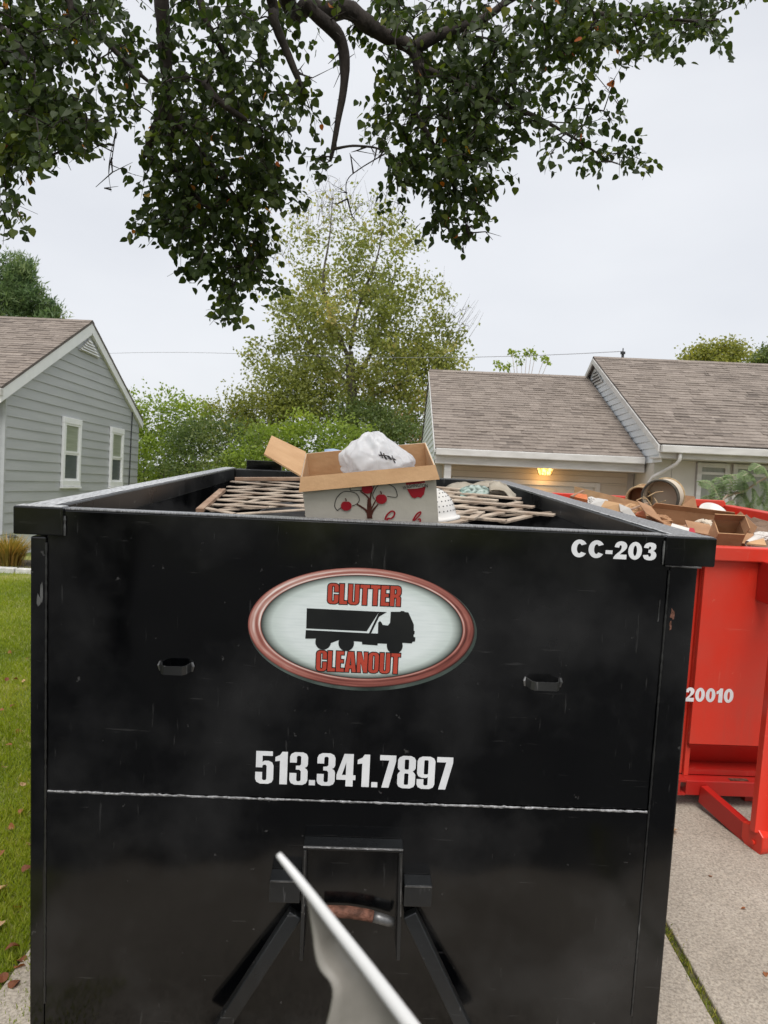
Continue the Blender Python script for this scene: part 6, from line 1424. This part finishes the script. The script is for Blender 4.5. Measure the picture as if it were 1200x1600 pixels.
# ---- beside the grey house: edging stones, ornamental grass, solar lantern
ed0 = 11.75
edge = tag(empty('stone_edging', (-5.4, ed0, gz(0, ed0))), 'row of pale stones edging the bed in front of the grey house', 'edging')
x_ = -2.6
while x_ < .6:
    w_ = rnd.uniform(.20, .34); sb = MB().box(x_, x_ + w_ - .012, rnd.uniform(-.01, .01), .13, -.03, rnd.uniform(.075, .10)).build('stone', 'stone', edge, bevel=.018); x_ += w_
bed = sheet('soil_bed', [-9, -7, -5.2, -4.6], [ed0 + .1, 12.5, 13.0, 13.5], 'soil', .012)
for (u0, dep, k, sc, lb) in ((14, 12.6, 900, .62, 'straw-coloured ornamental grass clump beside the grey house'), (-60, 12.8, 500, .6, 'second straw grass clump just left of the picture edge')):
    c = at(u0, 872, dep); b0 = Vector((c.x, dep, gz(0, dep))); P, D, N, S, T = [], [], [], [], []
    for _ in range(k):
        t_ = nrng.uniform(0, 6.283); r_ = abs(nrng.normal(0, .10)); le = nrng.uniform(.15, .75)
        P.append((r_ * math.cos(t_), r_ * math.sin(t_), 0)); D.append((le * math.cos(t_), le * math.sin(t_), 1)); N.append((-math.cos(t_), -math.sin(t_), .6)); S.append(sc * nrng.uniform(.6, 1.05)); T.append(nrng.uniform(0, 1))
    if u0 > 0:
        og = leaf_mesh('ornamental_grass', ([(-.016, 0, 0), (.016, 0, 0), (.013, .5, .04), (-.013, .5, .04), (0, 1, -.18)], [(0, 1, 2, 3), (3, 2, 4)]), P, D, N, S, T, 'straw'); og.location = b0; tag(og, lb, 'plant')
c = at(20, 842, 12.9); b0 = Vector((c.x, 12.9, gz(0, 12.9)))
sl = tag(empty('garden_lantern', tuple(b0)), 'small dark solar garden lantern on a stake by the grey house', 'lantern'); zt = c.z - b0.z
MB().tube([(0, 0, 0), (0, 0, zt - .09)], .008, 6).build('stake', 'dark_metal', sl)
MB().lathe([(0, zt + .075), (.05, zt + .065), (.092, zt + .035), (.088, zt + .025), (0, zt + .03)], 16).build('lantern_cap', 'dark_metal', sl)
fr = MB()
for i in range(4):
    t_ = math.pi / 2 * i; fr.tube([(.058 * math.cos(t_), .058 * math.sin(t_), zt + .03), (.030 * math.cos(t_), .030 * math.sin(t_), zt - .09)], .005, 5)
fr.build('cage', 'dark_metal', sl); MB().lathe([(0, zt - .04), (.02, zt - .05), (.026, zt - .08), (.03, zt - .095), (0, zt - .10)], 12).build('lamp_glass', 'enamel', sl, closed=False)

# ---- fallen leaves
fl = []
for k in range(3):
    vs = [(x, y, z + .25 * (x * x) + .12 * math.sin(3 * y + k)) for x, y, z in PEAR[0]]; me = bpy.data.meshes.new('fallen_leaf'); me.from_pydata(vs, [], PEAR[1]); settint(me, [(.1, .45, .9)[k]] * len(vs)); me.materials.append(MATS['fallen']); fl.append(me)
spots = [(10, 1386, 2, .075), (3, 1442, 2, .07), (38, 1502, 0, .06), (30, 1478, 0, .07), (34, 1362, 0, .06), (40, 1320, 2, .05), (32, 1228, 2, .05), (8, 1200, 2, .05), (18, 1165, 1, .05), (40, 1063, 2, .05), (10, 1064, 0, .05), (28, 1062, 0, .05), (14, 1018, 1, .05), (6, 1110, 1, .05), (16, 1105, 0, .05), (36, 1265, 1, .05), (5, 1535, 0, .06), (24, 1515, 1, .06), (42, 1030, 2, .04), (15, 1290, 1, .05), (4, 1330, 1, .05), (26, 1418, 1, .05), (16, 1545, 0, .06), (30, 1140, 1, .05)]
for (u0, v0, k, s) in spots:
    q = on_ground(u0, v0, .03); o = bpy.data.objects.new('fallen_leaf', fl[k]); col.objects.link(o); o.location = q
    o.rotation_euler = (rnd.gauss(0, .35), rnd.gauss(0, .35), rnd.uniform(0, 6.28)); s *= .78; o.scale = (s, s, s); tag(o, ('dark red-brown', 'brown', 'pale tan')[k] + ' fallen leaf ' + ('by the driveway corner at bottom left' if v0 > 1450 else 'on the nearer lawn beside the black dumpster' if v0 > 1240 else 'on the farther lawn strip beside the black dumpster'), 'leaf', 'fallen leaves on the lawn')
q = on_ground(1056, 1298, .036); o = bpy.data.objects.new('fallen_leaf', fl[2]); col.objects.link(o); o.location = q; o.rotation_euler = (.1, .2, 1.9); o.scale = (.085, .085, .085); tag(o, 'pale tan fallen leaf on the concrete between the two dumpsters', 'leaf')
for (u0, v0) in ((1110, 1370), (1165, 1420), (1196, 1520)):
    q = on_ground(u0, v0, .034); o = bpy.data.objects.new('fallen_leaf', fl[1]); col.objects.link(o); o.location = q; o.rotation_euler = (0, .1, rnd.uniform(0, 6)); o.scale = (.022,) * 3; tag(o, 'tiny brown leaf scrap on the concrete slab at the right', 'leaf', 'leaf scraps on the concrete')

# ---- pale metal blade close to the lens
kd = lambda u, v, y: at(u, v, y)
edge_p = catmull([kd(435, 1335, .46), kd(470, 1378, .45), kd(520, 1443, .44), (kd(580, 1520, .43)), kd(642, 1602, .42), kd(720, 1705, .41)], 6)
low_p = catmull([kd(437, 1338, .46), kd(472, 1386, .452), kd(489, 1450, .45), kd(499, 1508, .445), kd(522, 1560, .44), kd(480, 1705, .44)], 6)
bl = tag(empty('metal_blade', tuple(Vector((edge_p[-1].x, edge_p[-1].y, gz(0, .42))))), 'pale curved metal blade with bright rounded edge, nearest the camera at the bottom', 'metal blade'); bo = bl.location
n_ = len(edge_p)
MB().tube([q - bo for q in edge_p], [.0018 + .0032 * (i / (n_ - 1)) ** .7 for i in range(n_)], 10).build('rolled_edge', 'bracket_metal', bl, smooth=True)
mb = MB(); k = 8
for i in range(n_):
    for j in range(k + 1):
        f = j / k; q = edge_p[i].lerp(low_p[i], f); q = q + Vector((0, .018 * math.sin(math.pi * f) * min(1, (edge_p[i] - low_p[i]).length / .03) ** 2, 0)); mb.v.append(q - bo)
for i in range(n_ - 1):
    for j in range(k): a = i * (k + 1) + j; mb.f.append((a, a + 1, a + k + 2, a + k + 1))
mb.build('blade_face', 'blade_face', bl, smooth=True, solid=.002)
c0 = kd(610, 1690, .43) - bo
MB().tube([c0, c0 + Vector((0, .01, -.25)), Vector((c0.x, c0.y, .02))], [.028, .020, .018], 12).build('shaft', 'blade_face', bl, smooth=True)
